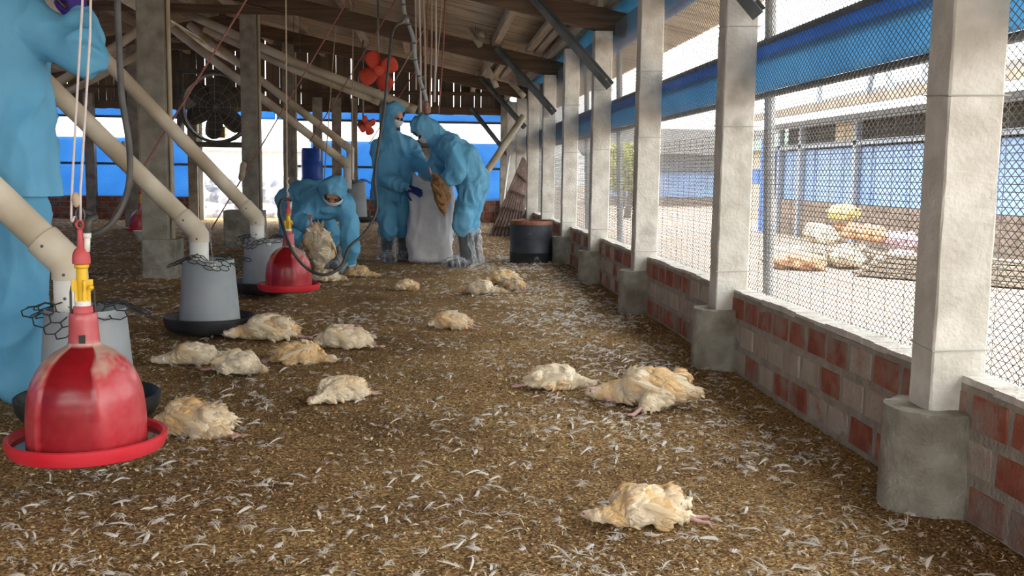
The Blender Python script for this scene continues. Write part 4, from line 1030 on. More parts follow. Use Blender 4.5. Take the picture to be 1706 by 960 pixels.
drinker((-.97, 6.9, .105), 'middle red bell drinker hanging in front of the crouching worker', 2, R(-90+8))
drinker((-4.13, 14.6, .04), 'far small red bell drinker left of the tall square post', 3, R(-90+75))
def cord(name, pts, r, m, label, cat='cord', grp=None, n=6, seg=6):
    t = thing(name, label, cat, pts[0], grp); b = MB(); b.tube(spline(pts, n) if len(pts) > 2 else pts, r, seg); b.build('strand', MT[m], t, True); return t
k = V((-.955, 2.8, .135))
t = cord('drinker_cord', [k+V((-.012, .0, .652)), k+V((-.02, 0, .70)), at(141, -60, 2.8)], .0034, 'rope_white', 'doubled white cord holding up the nearest red drinker')
b = MB(); b.tube([k+V((.002, .0, .642)), k+V((.004, 0, .72)), at(150, 60, 2.8), at(152, -60, 2.8)], .0034, 6); b.build('strand', MT['rope_white'], t, True)
b = MB(); b.ball(k+V((-.008, 0, .70)), .012, 10, 6, (1, 1, 1.8)); b.build('knot', MT['rope_tan'], t, True)
b = MB(); b.tube([k+V((.012*math.cos(q), .004, .658+.02*math.sin(q))) for q in [2*math.pi*i/14 for i in range(14)]], .0022, 6, closed=True); b.build('wire_ring', MT['steel'], t)
t = cord('water_hose', [at(194, -60, 2.9), at(197, 40, 2.9), at(203, 160, 2.9), at(216, 250, 2.9), at(212, 320, 2.9), at(186, 372, 2.88), at(150, 391, 2.87), at(126, 374, 2.87), at(140, 354, 2.87), at(158, 362, 2.86), k+V((.024, 0, .642)), k+V((.018, 0, .605))], .0088, 'hose', 'black water hose looping down to the top of the nearest drinker', 'hose', 'water hoses', 10, 10)
d2 = V((-.97, 6.9, .105))
t = cord('drinker_cord', [d2+V((0, 0, .632)), d2+V((-.005, 0, .76)), at(476, -60, 6.9)], .005, 'rope_tan', 'tan cord holding up the middle red drinker')
b = MB(); b.tube([d2+V((.007*math.sin(i*1.3), .006*math.cos(i), .642+.012*i)) for i in range(12)], .004, 6); b.build('knot', MT['rope_white'], t, True)
cord('water_hose', [at(670, 36, 7.3), at(655, 50, 7.25), at(648, 100, 7.2), at(640, 180, 7.15), at(628, 260, 7.1), at(624, 300, 7.05), at(627, 350, 7.0), at(608, 388, 6.9), at(582, 412, 6.8), at(568, 444, 6.72), at(540, 458, 6.632), at(510, 446, 6.66), at(484, 412, 6.632), at(467, 360, 6.78), at(468, 335, 6.86), d2+V((.018, 0, .624)), d2+V((.018, 0, .605))], .0105, 'hose', 'thin black hose hanging in a big loop past the middle red drinker', 'hose', 'water hoses', 10, 8)
cord('drinker_cord', [V((-4.13, 14.6, .66)), V((-4.13, 14.6, 2.9))], .006, 'rope_tan', 'tan cord above the far small red drinker')
pts = [at(671, -30, 7.6), at(674, 20, 7.6), at(688, 62, 7.6), at(692, 100, 7.62), at(700, 135, 7.64), at(709, 162, 7.66), at(711, 190, 7.7)]
t = thing('taped_pipe', 'thin white taped pipe winding down from the roof above the two standing workers', 'pipe', pts[0])
b = MB(); b.tube(spline(pts, 8), .0155, 10); b.build('pipe', MT['feeder'], t, True)
sp = spline(pts, 8)
for i in range(6, len(sp), 6): b = MB(); d = (sp[i]-sp[i-1]).normalized(); b.tube([sp[i]-d*.006, sp[i]+d*.006], .018, 10); b.build('black_tape', MT['steel'], t, True)
b = MB(); b.tube([at(676, 30, 7.6), at(668, 38, 7.4), at(670, 36, 7.3)], .014, 8); b.ball(at(675, 32, 7.58), .035, 10, 6); b.build('branch_fitting', MT['galv'], t, True)
b = MB(); b.tube([at(709.5, 168, 7.665), at(711, 190, 7.7)], .017, 8); b.build('red_tape', MT['rope_red'], t, True)
# ropes hanging from the roof
def to_roof(pa, pb):
    d = pa-pb; q = V(pa)
    while q.z < roof_z(q.x)+.25: q = q+d*.02
    return q
for (a, Ya, b_, Yb, r, m, l) in (
    ((414, -8), 7.6, (183, 368), 7.6, .0075, 'rope_red', 'faded red rope slanting down past the tallest square post'),
    ((584, -8), 9.6, (352, 382), 9.8, .0065, 'rope_red', 'thin faded red rope slanting down across the doorway post'),
    ((664, -8), 10.5, (516, 236), 10.5, .006, 'rope_red', 'thin red rope slanting down left of the red fan'),
    ((700, 60), 12, (640, 165), 12, .007, 'rope_tan', 'tan cord slanting just right of the red fan'),
    ((588, 60), 12.4, (586, 300), 12.4, .008, 'rope_tan', 'tan cord hanging straight behind the crouching worker'),
    ((556, 85), 13.2, (540, 300), 13.2, .008, 'rope_tan', 'thin slack cord hanging near the blue barrel'),
    ((690, 120), 14, (615, 240), 14, .008, 'rope_red', 'red cord slanting behind the standing worker\'s hood'),
    ((283, 60), 12, (286, 215), 12, .012, 'hose', 'dark cable hanging along the right side of the tallest square post')):
    pa, pb = at(a[0], a[1], Ya), at(b_[0], b_[1], Yb); up_ = to_roof(pa, pb)
    cord('rope', [up_, mid(up_, pb)+V((0, 0, -.01)), pb], r, m, l, 'rope', grp='ropes hanging from the roof')
for i in range(8):
    a = at(690+i*7, 0 if i < 6 else 40, 9.0+.12*i); b_ = at(693+i*5+(i % 3)*3, 150+(i*37) % 55, 9.1+.12*i)
    a = to_roof(a, b_)
    cord('rope', [a, mid(a, b_)+V((.01, 0, 0)), b_], .0075+.002*(i % 3), ['rope_tan', 'rope_white', 'rope_tan', 'rope_red'][i % 4], f'{["tan", "white", "tan", "faded red"][i % 4]} rope, {ORD[i]} from the left in the bundle right of the white taped pipe', 'rope', grp='bundle of ropes above the workers')
t = thing('wooden_bobbin', 'dark wooden bobbin on the red rope beside the doorway post', 'bobbin', at(404, 285, 9.7)); b = MB(); b.tube([at(407, 270, 9.72), at(406, 273, 9.72), at(402, 297, 9.72), at(401, 301, 9.72)], [.018, .03, .03, .018], 12); autosmooth(b.build('bobbin_body', MT['wood_light'], t))
t = thing('short_pipe_handle', 'short grey pipe tied to the red rope at the square post', 'pipe', at(205, 258, 7.5)); b = MB(); b.tube([at(210, 238, 7.5), at(200, 268, 7.46)], .03, 12); b.build('pipe', MT['pvc'], t, True)

# ================================================================== FANS
def blade(mb, c, ax, u, v, a, r0_, r1_, w, tw):
    d = u*math.cos(a)+v*math.sin(a); s = ax.cross(d); vs = []; fs = []; n = 7
    for i in range(n+1):
        t = i/n; rr = r0_+(r1_-r0_)*t; ww = w*(.45+.85*math.sin(math.pi*(.12+.68*t)))*(1 if i < n else .72)
        for k in range(5):
            q = (k/4-.5); off = ax*(tw*q*ww*1.3+.012*math.cos(q*3)); vs.append(c+d*(rr-.25*abs(q)*ww*(t > .9))+s*(q*ww)+off)
    for i in range(n):
        for k in range(4): fs.append((i*5+k, i*5+k+1, i*5+6+k, i*5+5+k))
    mb.add(vs, fs)
def red_fan(c, ax, R_, label, hang):
    t = thing('hanging_fan', label, 'fan', c, 'red hanging fans'); ax = V(ax).normalized(); u = ax.cross(V((0, 0, 1))).normalized(); v = u.cross(ax)
    for k in range(4):
        m = MB(); blade(m, V(c), ax, u, v, R(62+90*k), .04, R_, R_*.60, .35); o = m.build('blade', MT['fanred'], t, True); md = o.modifiers.new('s', 'SOLIDIFY'); md.thickness = .004
    m = MB(); m.tube([V(c)-ax*.03, V(c)-ax*.02, V(c)+ax*.035, V(c)+ax*.045], [.03, .058, .058, .04], 20); autosmooth(m.build('hub', MT['fanred'], t))
    m = MB(); m.tube([V(c)-ax*.04, V(c)-ax*.2], .055, 16); m.build('motor', MT['steel'], t, True)
    m = MB(); m.tube([V(c)-ax*.12, V(c)-ax*.12+V((0, 0, hang))], .013, 8); m.build('drop_rod', MT['galv'], t, True)
    m = MB(); m.lathe([(.006, 0), (.012, .0), (.012, .006)], V(c)+ax*.05, 10); m.build('shaft_bolt', MT['yellow'], t); return t
red_fan(at(631, 118, 11.5), (.12, -1, -.12), .235, 'red four-bladed fan hanging from the roof above the standing worker', .88)
red_fan(at(612, 209, 14.8), (.55, -.8, -.1), .15, 'small second red fan seen edge on at the standing worker\'s shoulder', 1.22)
ec = at(362, 180, 18.2)
t = thing('exhaust_fan', 'big round grey exhaust fan in a frame above the bright doorway', 'fan', ec)
ax = V((0, -1, 0)); u = V((1, 0, 0)); v = V((0, 0, 1))
m = MB(); n = 40
for rr, yy in ((.60, -.18), (.60, .12)): m.tube([ec+V((rr*math.cos(2*math.pi*i/n), yy, rr*math.sin(2*math.pi*i/n))) for i in range(n)], .022, 8, closed=True)
m.build('fan_ring', MT['fanframe'], t, True)
m = MB(); vs = []; fs = []
for i in range(n):
    a = 2*math.pi*i/n; vs += [ec+V((.60*math.cos(a), -.18, .60*math.sin(a))), ec+V((.585*math.cos(a), .12, .585*math.sin(a)))]
for i in range(n): j = (i+1) % n; fs.append((2*i, 2*j, 2*j+1, 2*i+1))
m.add(vs, fs); o = m.build('fan_shroud', MT['fanframe'], t, True); o.modifiers.new('s', 'SOLIDIFY').thickness = .006
for k in range(6):
    m = MB(); blade(m, ec, ax, u, v, R(20+60*k), .08, .56, .27, .5); o = m.build('blade', MT['fanframe'], t, True); o.modifiers.new('s', 'SOLIDIFY').thickness = .005
m = MB(); m.tube([ec+V((0, -.05, 0)), ec+V((0, .1, 0))], .09, 18); m.build('hub', MT['steel'], t, True)
m = MB(); m.box(ec+V((.0, .16, -.42)), (.22, .2, .2)); m.build('motor', MT['yellowdull'] if 'yellowdull' in MT else MT['yellow'], t)
m = MB()
for sg in (-1, 1): m.box(ec+V((sg*.64, 0, -.02)), (.06, .3, 1.30))
m.box(ec+V((0, 0, -.645)), (1.34, .3, .09)); m.box(ec+V((0, 0, .63)), (1.34, .3, .06)); m.build('fan_frame', MT['fanframe'], t)
m = MB()
for rr in (.15, .27, .39, .51): m.tube([ec+V((rr*math.cos(2*math.pi*i/n), -.2, rr*math.sin(2*math.pi*i/n))) for i in range(n)], .004, 4, closed=True)
for k in range(12): a = R(30*k); m.tube([ec+V((0, -.2, 0)), ec+V((.6*math.cos(a), -.2, .6*math.sin(a)))], .004, 4)
m.build('wire_guard', MT['galv'], t)
m = MB()
for sg in (-1, 1): m.tube([ec+V((sg*.6, 0, .64)), ec+V((sg*.6, 0, 1.1))], .02, 8)
m.build('hanger', MT['steel'], t)

# ================================================================== SACK, DRUM, PANEL, BARREL
sb = at(716, 430, 10.35)
t = thing('woven_sack', 'tall white woven sack held open between the standing and the bending worker', 'sack', (sb.x, sb.y, 0))
nz, na = 34, 64; vs = []; P = []
for i in range(nz+1):
    tt = i/nz; z = .865*tt; w = .225*(1+.10*math.sin(math.pi*tt)-.10*tt) ; d = .17*(1+.1*math.sin(math.pi*tt)-.25*tt)
    if i == 0: w *= .93; d *= .9
    for k in range(na):
        a = 2*math.pi*k/na; cx_, sx_ = math.cos(a), math.sin(a); e = .62
        x = w*math.copysign(abs(cx_)**e, cx_); y = d*math.copysign(abs(sx_)**e, sx_)
        top = .05*math.cos(a*2+.6)*max(0, tt-.8)*5
        P.append((sb.x+x+.02*tt, sb.y+y, z+top))
P = np.array(P); nrm = P-np.array([sb.x, sb.y, 0]); nrm[:, 2] = 0; nrm /= np.linalg.norm(nrm, axis=1)[:, None]
P = P+nrm*(.034*pnoise(P*[6, 6, 3.2]+4)+.045*(.3-np.abs(pnoise(P*[9, 9, 4]+2))**.8))[:, None]; P[:, 2] = np.maximum(P[:, 2], .004)
m = MB(); fs = [(i*na+k, i*na+(k+1) % na, (i+1)*na+(k+1) % na, (i+1)*na+k) for i in range(nz) for k in range(na)]; fs.append(tuple(reversed(range(na))))
m.add(P, fs); o = m.build('sack_body', MT['sack'], t, True); o.modifiers.new('s', 'SOLIDIFY').thickness = .004
m = MB(); c = P[30*na:31*na]; m.tube([V(p)+V(q)*.003 for p, q in zip(c, nrm[30*na:31*na])], .004, 5, closed=True); m.build('hem_seam', MT['sack'], t)
dc = V((1.06, 10.38, 0)); hd = .445; rd = .222
t = thing('metal_drum', 'black cut-down metal drum with rusty rim beside the mesh wall', 'drum', dc)
m = MB(); m.lathe([(.01, 0), (rd, 0), (rd, .008), (rd, .10), (rd+.006, .108), (rd+.006, .116), (rd, .124), (rd, .26), (rd, hd-.045), (rd, hd-.04)], dc, 56, True, False); autosmooth(m.build('drum_shell', MT['drum'], t), 50)
m = MB(); m.lathe([(rd+.001, hd-.042), (rd+.003, hd-.004), (rd, hd), (rd-.01, hd), (rd-.012, hd-.03), (rd-.012, hd-.3)], dc, 56, False, False); autosmooth(m.build('rusty_rim', MT['rust'], t), 50)
m = MB(); m.lathe([(.01, hd-.06), (rd-.013, hd-.075)], dc, 40); m.build('litter_fill', MT['rust'], t)
# leaning slatted floor panels
t = thing('slatted_panels', 'stack of dark brown slatted panels leaning against the mesh wall behind the drum', 'panels', (1.1, 14.8, 0))
for i in range(9):
    f = i/8; a = V((.90+.43*f, 14.72-.12*f, .0)); b_ = V((1.43+.07*f, 15.3+.1*f, 1.17-.02*i)); m = MB(); m.bar(a, b_, .05, .028, (.3, -1, .2)); o = m.build('slat', MT['slat'], t)
for f in (.12, .36, .58, .80):
    a = mid(V((.895, 14.70, 0)), V((1.425, 15.28, 1.17)), f); b_ = mid(V((1.34, 14.58, 0)), V((1.50, 15.38, 1.0)), f); m = MB(); m.bar(a+V((0, -.025, .01)), b_+V((0, -.025, .01)), .022, .02); m.build('batten', MT['slat'], t)
bc = V((-2.02, 17.2, 0))
t = thing('water_barrel', 'tall blue plastic barrel behind the crouching worker\'s back', 'barrel', bc)
m = MB(); m.lathe([(.01, .46), (.155, .46), (.165, .48), (.165, .78), (.17, .79), (.17, .82), (.165, .83), (.165, 1.08), (.17, 1.09), (.17, 1.12), (.165, 1.13), (.165, 1.28), (.15, 1.315), (.01, 1.32)], bc, 36); autosmooth(m.build('barrel_body', MT['barrel'], t), 35)
m = MB(); m.lathe([(.03, 1.32), (.03, 1.345), (.005, 1.347)], bc+V((.07, -.03, 0)), 14); m.build('barrel_cap', MT['black'], t)
t = thing('barrel_stand', 'timber stand carrying the tall blue barrel', 'stand', bc)
m = MB(); m.box(bc+V((0, 0, .435)), (.4, .4, .045)); m.build('stand_top', MT['wood_light'], t)
for sx in (-1, 1):
    for sy2 in (-1, 1): m = MB(); m.box(bc+V((sx*.16, sy2*.16, .205)), (.06, .06, .415)); m.build('leg', MT['wood_light'], t)
# pale bowl half hidden behind the square post
bw = at(246, 375, 12.6)
t = thing('plastic_basin', 'pale pink plastic basin tilted by the square post footing', 'basin', (bw.x, bw.y, .02)); m = MB(); m.lathe([(.01, .03), (.10, .03), (.17, .16), (.18, .165), (.172, .168), (.1, .045), (.01, .045)], (bw.x, bw.y, .0), 28); autosmooth(m.build('bowl', MT['pvc_white'], t))

# ================================================================== OUTSIDE
def boxes(name, lst, m, par): b = MB(); [b.box(c, d) for c, d in lst]; return b.build(name, MT[m] if isinstance(m, str) else m, par)
MT['bluewall'] = mat('faded_blue_cladding', srgb(112, 140, 184), srgb(126, 154, 196), 2, .7, .05, 20, rnd=.05)
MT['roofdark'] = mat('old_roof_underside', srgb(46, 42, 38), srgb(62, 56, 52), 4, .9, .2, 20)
MT['roofedge'] = mat('tan_roof_edge', srgb(112, 102, 90), srgb(130, 120, 106), 4, .9)
MT['frame'] = mat('grey_frame_steel', srgb(128, 138, 150), srgb(146, 156, 166), 4, .6)
MT['tanwall'] = mat('tan_corrugated', srgb(128, 116, 104), srgb(146, 134, 120), 3, .8, rnd=.04)
MT['strong'] = mat('bright_blue_door', srgb(40, 88, 168), srgb(48, 98, 180), 3, .6)
MT['greenroof'] = mat('green_roof', srgb(70, 100, 84), srgb(88, 118, 98), 3, .7)
MT['cream'] = mat('cream_wall', srgb(168, 156, 132), srgb(180, 168, 146), 2, .8)
MT['orange'] = mat('orange_wall', srgb(160, 122, 98), srgb(172, 134, 110), 2, .8)
MT['rubble'] = mat('brown_rubble', srgb(100, 86, 76), srgb(130, 116, 104), 6, .95, .5, 20)
MT['leafy'] = mat('yellow_green_leaves', srgb(120, 128, 52), srgb(158, 156, 76), 3, .7, rnd=.2, transl=.3)
MT['bark'] = mat('grey_bark', srgb(90, 80, 70), srgb(110, 98, 86), 6, .9)
ob = thing('outbuilding', 'long blue-clad outbuilding with deep grey eave across the yard', 'building', (6.6, 13.5, -.12))
y = 10.0
k = 0
while y < 18.2:                                             # blue cladding panels between grey posts
    b = MB(); b.box((6.62+.01*(k % 2), y+.55, .97), (.05, 1.07, .90)); b.build('cladding_panel', MT['bluewall'], ob); y += 1.12; k += 1
for y in (10.0, 12.6, 14.9, 17.2, 18.25): b = MB(); b.box((6.54, y, .86), (.09, .11, 1.96)); b.build('wall_post', MT['frame'], ob)
boxes('plinth', [((6.9, 14.1, .2), (.7, 8.4, .66))], 'rubble', ob)
boxes('eave_shade_wall', [((6.72, 14.1, 1.62), (.06, 8.4, .62))], 'roofdark', ob)  # dark wall added to make the space under the eave darker
boxes('eave_beam', [((6.45, 14.2, 1.86), (.12, 8.8, .10)), ((6.52, 14.2, 1.48), (.05, 8.4, .07))], 'frame', ob)
b = MB(); b.add([(5.9, 9.6, 1.98), (5.9, 18.9, 1.98), (9.0, 18.9, 2.75), (9.0, 9.6, 2.75), (5.9, 9.6, 2.03), (5.9, 18.9, 2.03), (9.0, 18.9, 2.80), (9.0, 9.6, 2.80)], [(0, 1, 2, 3), (4, 7, 6, 5), (0, 4, 5, 1), (1, 5, 6, 2), (2, 6, 7, 3), (3, 7, 4, 0)]); b.build('roof', MT['roofdark'], ob)
boxes('fascia', [((5.87, 14.25, 2.0), (.05, 9.3, .12))], 'roofedge', ob)
for y in (15.5, 12.3): boxes('window', [((6.6, y, 1.66), (.04, .7, .3))], 'cream', ob)
for (a, c) in (((6.7, 16.9, 2.2), (6.7, 16.9, 3.1)), ((6.7, 15.0, 2.2), (6.7, 14.6, 3.1)), ((6.7, 14.2, 2.2), (6.7, 14.6, 3.1)), ((6.7, 13.2, 2.2), (6.7, 13.2, 3.1)), ((6.7, 17.0, 3.08), (6.7, 9.6, 3.08))):
    b = MB(); b.bar(a, c, .07, .07, (1, 0, 0)); b.build('frame_member', MT['frame'], ob)
tb = thing('tan_shed', 'tan corrugated shed wall with a round fan opening above the outbuilding roof', 'building', (9.2, 12.5, 2.4))
for k in range(9): b = MB(); b.box((9.3+.02*(k % 2), 9.6+k*.62, 3.6), (.06, .61, 2.3)); b.build('cladding_panel', MT['tanwall'], tb)
b = MB(); b.tube([(9.2, 11.6+.62*math.cos(2*math.pi*i/28), 3.3+.62*math.sin(2*math.pi*i/28)) for i in range(28)], .06, 6, closed=True); b.build('fan_opening', MT['frame'], tb)
for k in range(5): b = MB(); a = R(72*k); b.bar((9.22, 11.6, 3.3), (9.22, 11.6+.56*math.cos(a), 3.3+.56*math.sin(a)), .2, .02, (1, 0, 0)); b.build('fan_blade', MT['frame'], tb)
boxes('leg', [((9.3, y, 1.1), (.12, .12, 2.5)) for y in (9.7, 14.9)], 'frame', tb)
dd = thing('blue_door_panel', 'bright blue upright door panel at the end of the outbuilding', 'door', (6.45, 18.75, -.12)); boxes('panel', [((6.45, 18.75, .78), (.06, .55, 1.8))], 'strong', dd); boxes('door_rail', [((6.41, 18.75, .3), (.03, .5, .06)), ((6.41, 18.75, 1.3), (.03, .5, .06))], 'strong', dd)
for (x, y, w, d_, h, wall, lab) in ((9.35, 25, 2.2, 3, 1.62, 'cream', 'small cream hut with green roof beyond the outbuilding'), (10.2, 30.2, 1.7, 2, 1.5, 'orange', 'small orange hut with green roof left of the cream hut')):
    h_ = thing('hut', lab, 'hut', (x, y, -.12)); boxes('walls', [((x, y, h/2-.06), (w, d_, h+.12))], wall, h_)
    b = MB(); b.add([(x-w*.62, y-d_*.6, h-.03), (x+w*.62, y-d_*.6, h-.03), (x, y-d_*.6, h+.5), (x-w*.62, y+d_*.6, h-.03), (x+w*.62, y+d_*.6, h-.03), (x, y+d_*.6, h+.5)], [(0, 2, 1), (3, 4, 5), (0, 3, 5, 2), (1, 2, 5, 4), (0, 1, 4, 3)]); b.build('roof', MT['greenroof'], h_)
    boxes('window', [((x-w/2-.02, y-.3, h*.6), (.04, .5, .35))], 'strong', h_); boxes('door', [((x-w/2-.02, y+.7, h*.4), (.04, .5, h*.8))], 'bluewall', h_)
fb = thing('far_blue_building', 'far blue-walled building with grey roof seen through the mesh of the second bay', 'building', (12, 36, -.12))
for k in range(8): b = MB(); b.box((6.2+k*1.45, 35+.03*(k % 2), .62), (1.43, .1, .85)); b.build('cladding_panel', MT['bluewall'], fb)
boxes('plinth', [((11.3, 35.1, .0), (11.6, .2, .4))], 'rubble', fb); boxes('upper_wall', [((11.3, 35.4, 1.35), (11.6, .1, .65))], 'frame', fb)
b = MB(); b.add([(5.2, 34, 1.6), (17.4, 34, 1.6), (17.4, 39, 2.7), (5.2, 39, 2.7), (5.2, 34, 1.7), (17.4, 34, 1.7), (17.4, 39, 2.8), (5.2, 39, 2.8)], [(0, 1, 2, 3), (4, 7, 6, 5), (0, 4, 5, 1), (1, 5, 6, 2), (2, 6, 7, 3), (3, 7, 4, 0)]); b.build('roof', MT['roofdark'], fb)
# heaps of filled bags in the yard
bagv = []
for k in range(3):
    g = random.Random(50+k); me = blend([(V((-.14, 0, .12)), V((.14, 0, .12)), .13, .12), (V((-.05, .05, .14)), V((.1, .03, .16)), .11, .1), (V((.2, 0, .12)), V((.28, .02, .15)), .05, .03)], .022, 3)
    P, N = getPN(me); P = P+N*(.06*fbm(P*8+k*5, 2)+.06*(.3-np.abs(pnoise(P*13+k))))[:, None]; P[:, 2] = np.maximum(P[:, 2], 0); setP(me, P); me.polygons.foreach_set('use_smooth', [True]*len(me.polygons)); bagv.append(me)
def bag(name, loc, rz, s, m, label, grp, i):
    me = bagv[i % 3].copy(); me.materials.clear(); me.materials.append(m); o = link(name, me); o.location = loc; o.rotation_euler = (0, random.uniform(-.2, .2), rz); o.scale = (s, s*1.05, s*(.95 if 'white' in name else .66)); tag(o, label, 'bag', grp); return o
bc_ = {n_: mat(n_+'_bag', srgb(*c1), srgb(*c2), 6, .6, .3, 20) for n_, c1, c2 in (('cream', (178, 166, 142), (196, 184, 160)), ('yellow', (196, 174, 108), (208, 188, 124)), ('orange', (190, 142, 104), (202, 156, 118)), ('pink', (192, 164, 168), (202, 176, 180)), ('blue', (132, 154, 186), (148, 170, 198)))}
heap = (('cream', 4.35, 11.6, -.12, 1.3), ('cream', 4.9, 11.3, -.12, 1.3), ('orange', 4.2, 11.0, -.12, 1.1), ('cream', 5.2, 11.9, -.12, 1.35), ('pink', 5.5, 10.9, -.12, 1.2), ('blue', 5.8, 10.6, -.12, 1.2), ('cream', 4.7, 11.6, .16, 1.2), ('orange', 5.1, 11.4, .2, 1.1), ('yellow', 4.95, 11.6, .42, 1.1), ('pink', 5.5, 11.2, .14, 1.0))
cnt = {}
for i, (c_, x, y, z, s) in enumerate(heap):
    pos = {0: 'leftmost on the ground', 1: 'on the ground in the middle', 2: 'lowest orange one in front', 3: 'at the back on the ground', 4: 'on the ground at the right', 5: 'rightmost, on the ground', 6: 'second layer on the left', 7: 'upper orange one below the yellow', 8: 'topmost', 9: 'second layer on the right'}[i]
    bag('rubbish_bag', (x, y, z), i*1.3, s, bc_[c_], f'{c_} bag in the yard heap outside the mesh, {pos}', 'rubbish heap in the yard', i)
lp = thing('plank_stack', 'low stack of weathered planks lying in front of the yard heap', 'planks', (5.6, 9.6, -.12))
for i in range(5): b = MB(); b.bar((4.6+.06*i, 10.35-.05*i, -.08+.05*i), (6.3, 8.6+.1*i, -.08+.05*i), .22, .04); b.build('plank', MT['roofedge'], lp)
# white bags beyond the doorway
i = 0
for row, (z, n_) in enumerate(((-.12, 8), (.24, 6), (.58, 4))):
    for k in range(n_):
        x = -5.2+.48*k+.3*row+random.uniform(-.04, .04); y = 20.6+.42*(k % 2)+.25*row+random.uniform(-.04, .04)
        bag('white_bag', (x, y, z), random.uniform(-.3, .3), 1.28, MT['bagwhite'], f'white bag in the {["bottom", "middle", "top"][row]} layer beyond the doorway, {ORD[k]} from the left', 'white bags beyond the doorway', i); i += 1
ws = thing('white_shed', 'pale far shed with grey roof beyond the bright doorway', 'building', (-8, 46, -.12)); boxes('walls', [((-8, 46, .8), (14, 4, 1.9))], 'bagwhite', ws); boxes('roof', [((-8, 45.6, 2.0), (15, 5, .5))], 'frame', ws)
for k in range(5): boxes('window', [((-13+2.4*k, 43.97, .9), (1, .06, .6))], 'frame', ws)
def tree(name, loc, h, cr, label, seed):
    t = thing(name, label, 'tree', loc, 'trees in the yard'); g = np.random.default_rng(seed)
    b = MB(); b.tube([V(loc), V(loc)+V((.1, 0, h*.4)), V(loc)+V((0, .1, h*.7))], [.09, .07, .04], 8); b.build('trunk', MT['bark'], t, True)
    n = 1600; D = g.normal(size=(n, 3)); D /= np.linalg.norm(D, axis=1)[:, None]; rr = cr*(.55+.45*g.random(n))**.6*(1+.35*pnoise(D*2.3+seed)); C = np.array(loc)+[0, 0, h*.72]+D*rr[:, None]*[1, 1, .85]
    b = MB()
    for i in range(n): b.leaf(C[i], g.normal(size=3), D[i], .13, .08, .3, 2)
    b.build('crown', MT['leafy'], t, kind='stuff'); return t
tree('yellow_green_tree', (4.9, 24.5, -.12), 1.7, .75, 'yellow-green bushy tree outside the third and fourth mesh bays', 5)
tree('yellow_green_tree', (6.0, 31, -.12), 1.9, .8, 'yellow-green tree farther off behind the nearer bushy one', 6)

# ================================================================== LOOSE FEATHERS
def fvar(k):
    g = random.Random(k); m = MB()
    def barb(p, a, lift, L, W, c): m.leaf(p, (math.cos(a), math.sin(a), lift), (0, 0, 1), L, W, c, 1 if L < .014 else 2)
    if k in (0, 1, 2):                                  # contour feather: narrow curved vane, frayed base
        L, W = ((.030, .010), (.036, .008), (.045, .005))[k]
        m.leaf((0, 0, .002), (1, .15*(k-1), .45), (.15*(k-1), .5, 1), L, W, .9, 4)
        for i in range(8): s_ = 1 if i % 2 else -1; barb((.002*i, 0, .003+.001*i), s_*g.uniform(.5, 1.2), g.uniform(.1, .6), g.uniform(.007, .013), .0026, .6)
        for i in range(3): barb((0, 0, .002), math.pi+g.uniform(-.7, .7), .2, g.uniform(.005, .012), .002, .3)
    elif k in (3, 4):                                   # down: a lopsided fan of thin strands
        for i in range(14): barb((g.uniform(-.004, .004), g.uniform(-.004, .004), .003), g.gauss(0, .75), g.uniform(.1, 1.1), g.uniform(.006, .024), .0026, g.uniform(.3, 1.2))
        for i in range(4): barb((0, 0, .003), g.uniform(0, 6.3), g.uniform(.1, .8), g.uniform(.004, .010), .003, .4)
    else:                                               # two tangled strands with fluff
        m.leaf((0, 0, .003), (1, .3, .5), (-.2, .5, 1), .03, .008, .9, 3); m.leaf((.004, .002, .003), (.5, -1, .3), (.3, .2, 1), .022, .005, 1.1, 3)
        for i in range(9): barb((g.uniform(0, .008), 0, .003), g.uniform(-2, 2), g.uniform(.1, .9), g.uniform(.006, .015), .0024, .6)
    return m
FV = [fvar(k) for k in range(6)]; FME = []
for k, m in enumerate(FV):
    me = bpy.data.meshes.new('feather'); me.from_pydata(m.v, [], m.f); me.materials.append(MT['feather']); me.update(); FME.append(me)
g = np.random.default_rng(21)
def scatter(n, y0, y1, p):
    y = y0+(y1-y0)*g.random(n)**p; lo = np.maximum(-.60*y-.1, -7.6); x = lo+g.random(n)*(1.40-lo)
    return x, y
xa, ya = scatter(5200, 1.9, 6.5, 1.25); xb, yb = scatter(13000, 6.0, 18.6, 1.0)
xc = .25+1.1*g.random(3000)**.8; yc = 3.0+8*g.random(3000)
fx_ = np.concatenate([xa, xb, xc]); fy_ = np.concatenate([ya, yb, yc])
dens = .5+.9*pnoise(np.stack([fx_*1.6, fy_*1.2, fx_*0+3], 1))+.35*pnoise(np.stack([fx_*5, fy_*5, fx_*0+9], 1)); keep = g.random(len(fx_)) < np.clip(dens+.25, .15, 1)
fx_, fy_ = fx_[keep], fy_[keep]; n = len(fx_)
fz_ = floor_h(fx_, fy_)+.004; yaw = g.random(n)*6.283; fs_ = .48+.9*g.random(n)**2; fs_ *= np.where(fy_ > 6, 1.2, 1.0); var = g.integers(0, 6, n)
inv = Matrix((CR, CU, fw))
vis = []
for i in np.argsort(fy_):
    q = inv @ (V((fx_[i], fy_[i], fz_[i]))-EYE)
    if abs(q.x/q.z*FPX) < 850 and -q.y/q.z*FPX < 478: vis.append(i)
    if len(vis) >= 300: break
near_ = set(int(i) for i in vis)
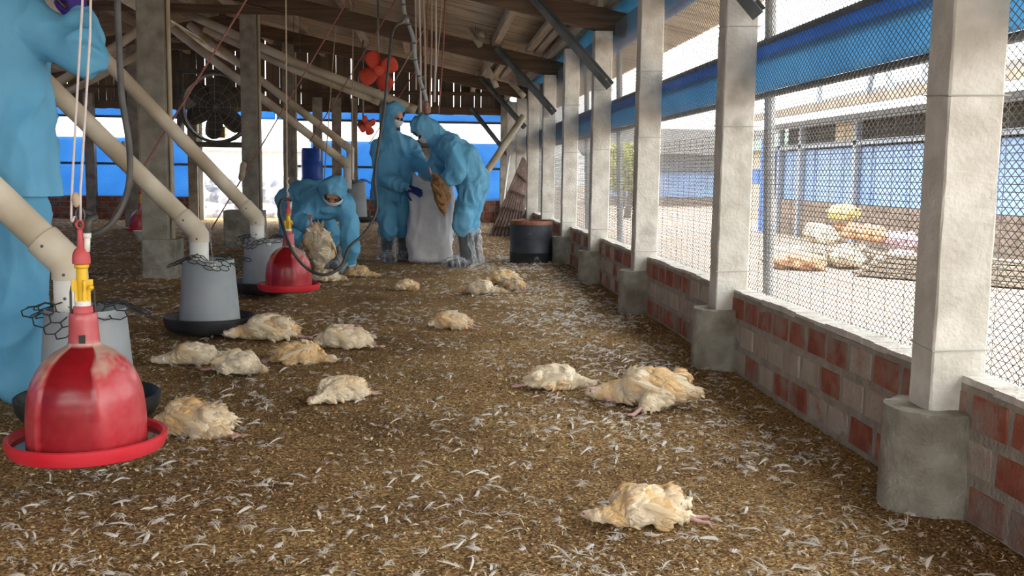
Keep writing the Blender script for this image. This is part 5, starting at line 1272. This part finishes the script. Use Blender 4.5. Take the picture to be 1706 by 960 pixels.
for i in vis:
    o = bpy.data.objects.new('feather', FME[var[i]]); COL.objects.link(o); o.location = (fx_[i], fy_[i], fz_[i]); o.rotation_euler = (g.normal()*.25, g.normal()*.25, yaw[i]); s = float(fs_[i]); o.scale = (s, s, s)
    tag(o, ['small curled white feather lying loose on the brown litter', 'small curled white feather lying loose on the brown litter', 'narrow curved white feather lying loose on the brown litter', 'spidery tuft of white down lying on the brown litter', 'spidery tuft of white down lying on the brown litter', 'frayed white feather with loose down on the brown litter'][var[i]], 'feather', ['curled feathers on the litter', 'curled feathers on the litter', 'narrow feathers on the litter', 'down tufts on the litter', 'down tufts on the litter', 'frayed feathers on the litter'][var[i]])
vs_, fq_ = [], []; off = 0
for k in range(6):
    idx = np.array([i for i in range(n) if var[i] == k and i not in near_]); mv = np.array(FV[k].v); mf = np.array(FV[k].f)
    c, s = np.cos(yaw[idx])[:, None], np.sin(yaw[idx])[:, None]; sc = fs_[idx][:, None]; tl = g.normal(size=(len(idx), 1))*.3
    X_ = mv[None, :, 0]*sc; Y_ = mv[None, :, 1]*sc; Z_ = mv[None, :, 2]*sc+np.abs(tl*X_)*.5
    W_ = np.stack([X_*c-Y_*s+fx_[idx][:, None], X_*s+Y_*c+fy_[idx][:, None], Z_+fz_[idx][:, None]], 2)
    vs_.append(W_.reshape(-1, 3)); fq_.append((mf[None]+np.arange(len(idx))[:, None, None]*len(mv)+off).reshape(-1, 4)); off += len(idx)*len(mv)
o = link('scattered_feathers', big_mesh('scattered_feathers', np.concatenate(vs_), np.concatenate(fq_), MT['feather'])); o['kind'] = 'stuff'; o['label'] = 'countless loose white feathers scattered over the brown litter'; o['category'] = 'feathers'

# ================================================================== SMALL EXTRAS UNDER THE ROOF
def scrap(loc, sx, label, seed):
    g = random.Random(seed); bm = bmesh.new(); bmesh.ops.create_grid(bm, x_segments=7, y_segments=7, size=.5)
    for v in bm.verts: v.co = V((v.co.x*sx, v.co.y*sx*.3+g.uniform(-.02, .02), v.co.y*sx*.9+.06*math.sin(v.co.x*9+seed)+g.uniform(-.02, .02)))
    me = bpy.data.meshes.new('plastic_scrap'); bm.to_mesh(me); bm.free(); me.materials.append(MT['sack'])
    o = link('plastic_scrap', me); o.location = loc; tag(o, label, 'scrap', 'white plastic scraps'); o.modifiers.new('s', 'SOLIDIFY').thickness = .004
    b = MB(); b.tube([V(loc)+V((0, 0, .05)), V((loc.x, loc.y, roof_z(loc.x)+.2))], .004, 6); b.build('tie_string', MT['rope_white'], o)
scrap(at(800, 66, 12.9), .16, 'white plastic scrap snagged under the roof left of the longest pipe offcut', 1)
scrap(at(816, 88, 14.2), .14, 'white plastic scrap hanging behind the longest pipe offcut', 2)
cb = at(714, 240, 18.6)
t = thing('control_box', 'dark flat control box on the far wall behind the two standing workers', 'box', cb)
b = MB(); b.box(cb, (.52, .16, .14)); b.build('box_body', MT['black'], t); b = MB(); b.box(cb+V((0, -.085, .0)), (.46, .012, .10)); b.build('box_lid', MT['steel'], t)
b = MB(); b.bar(cb+V((0, .06, -.07)), V((cb.x, 18.72, 0)), .06, .06, (0, 1, 0)); b.build('box_post', MT['concrete_dark'], t)
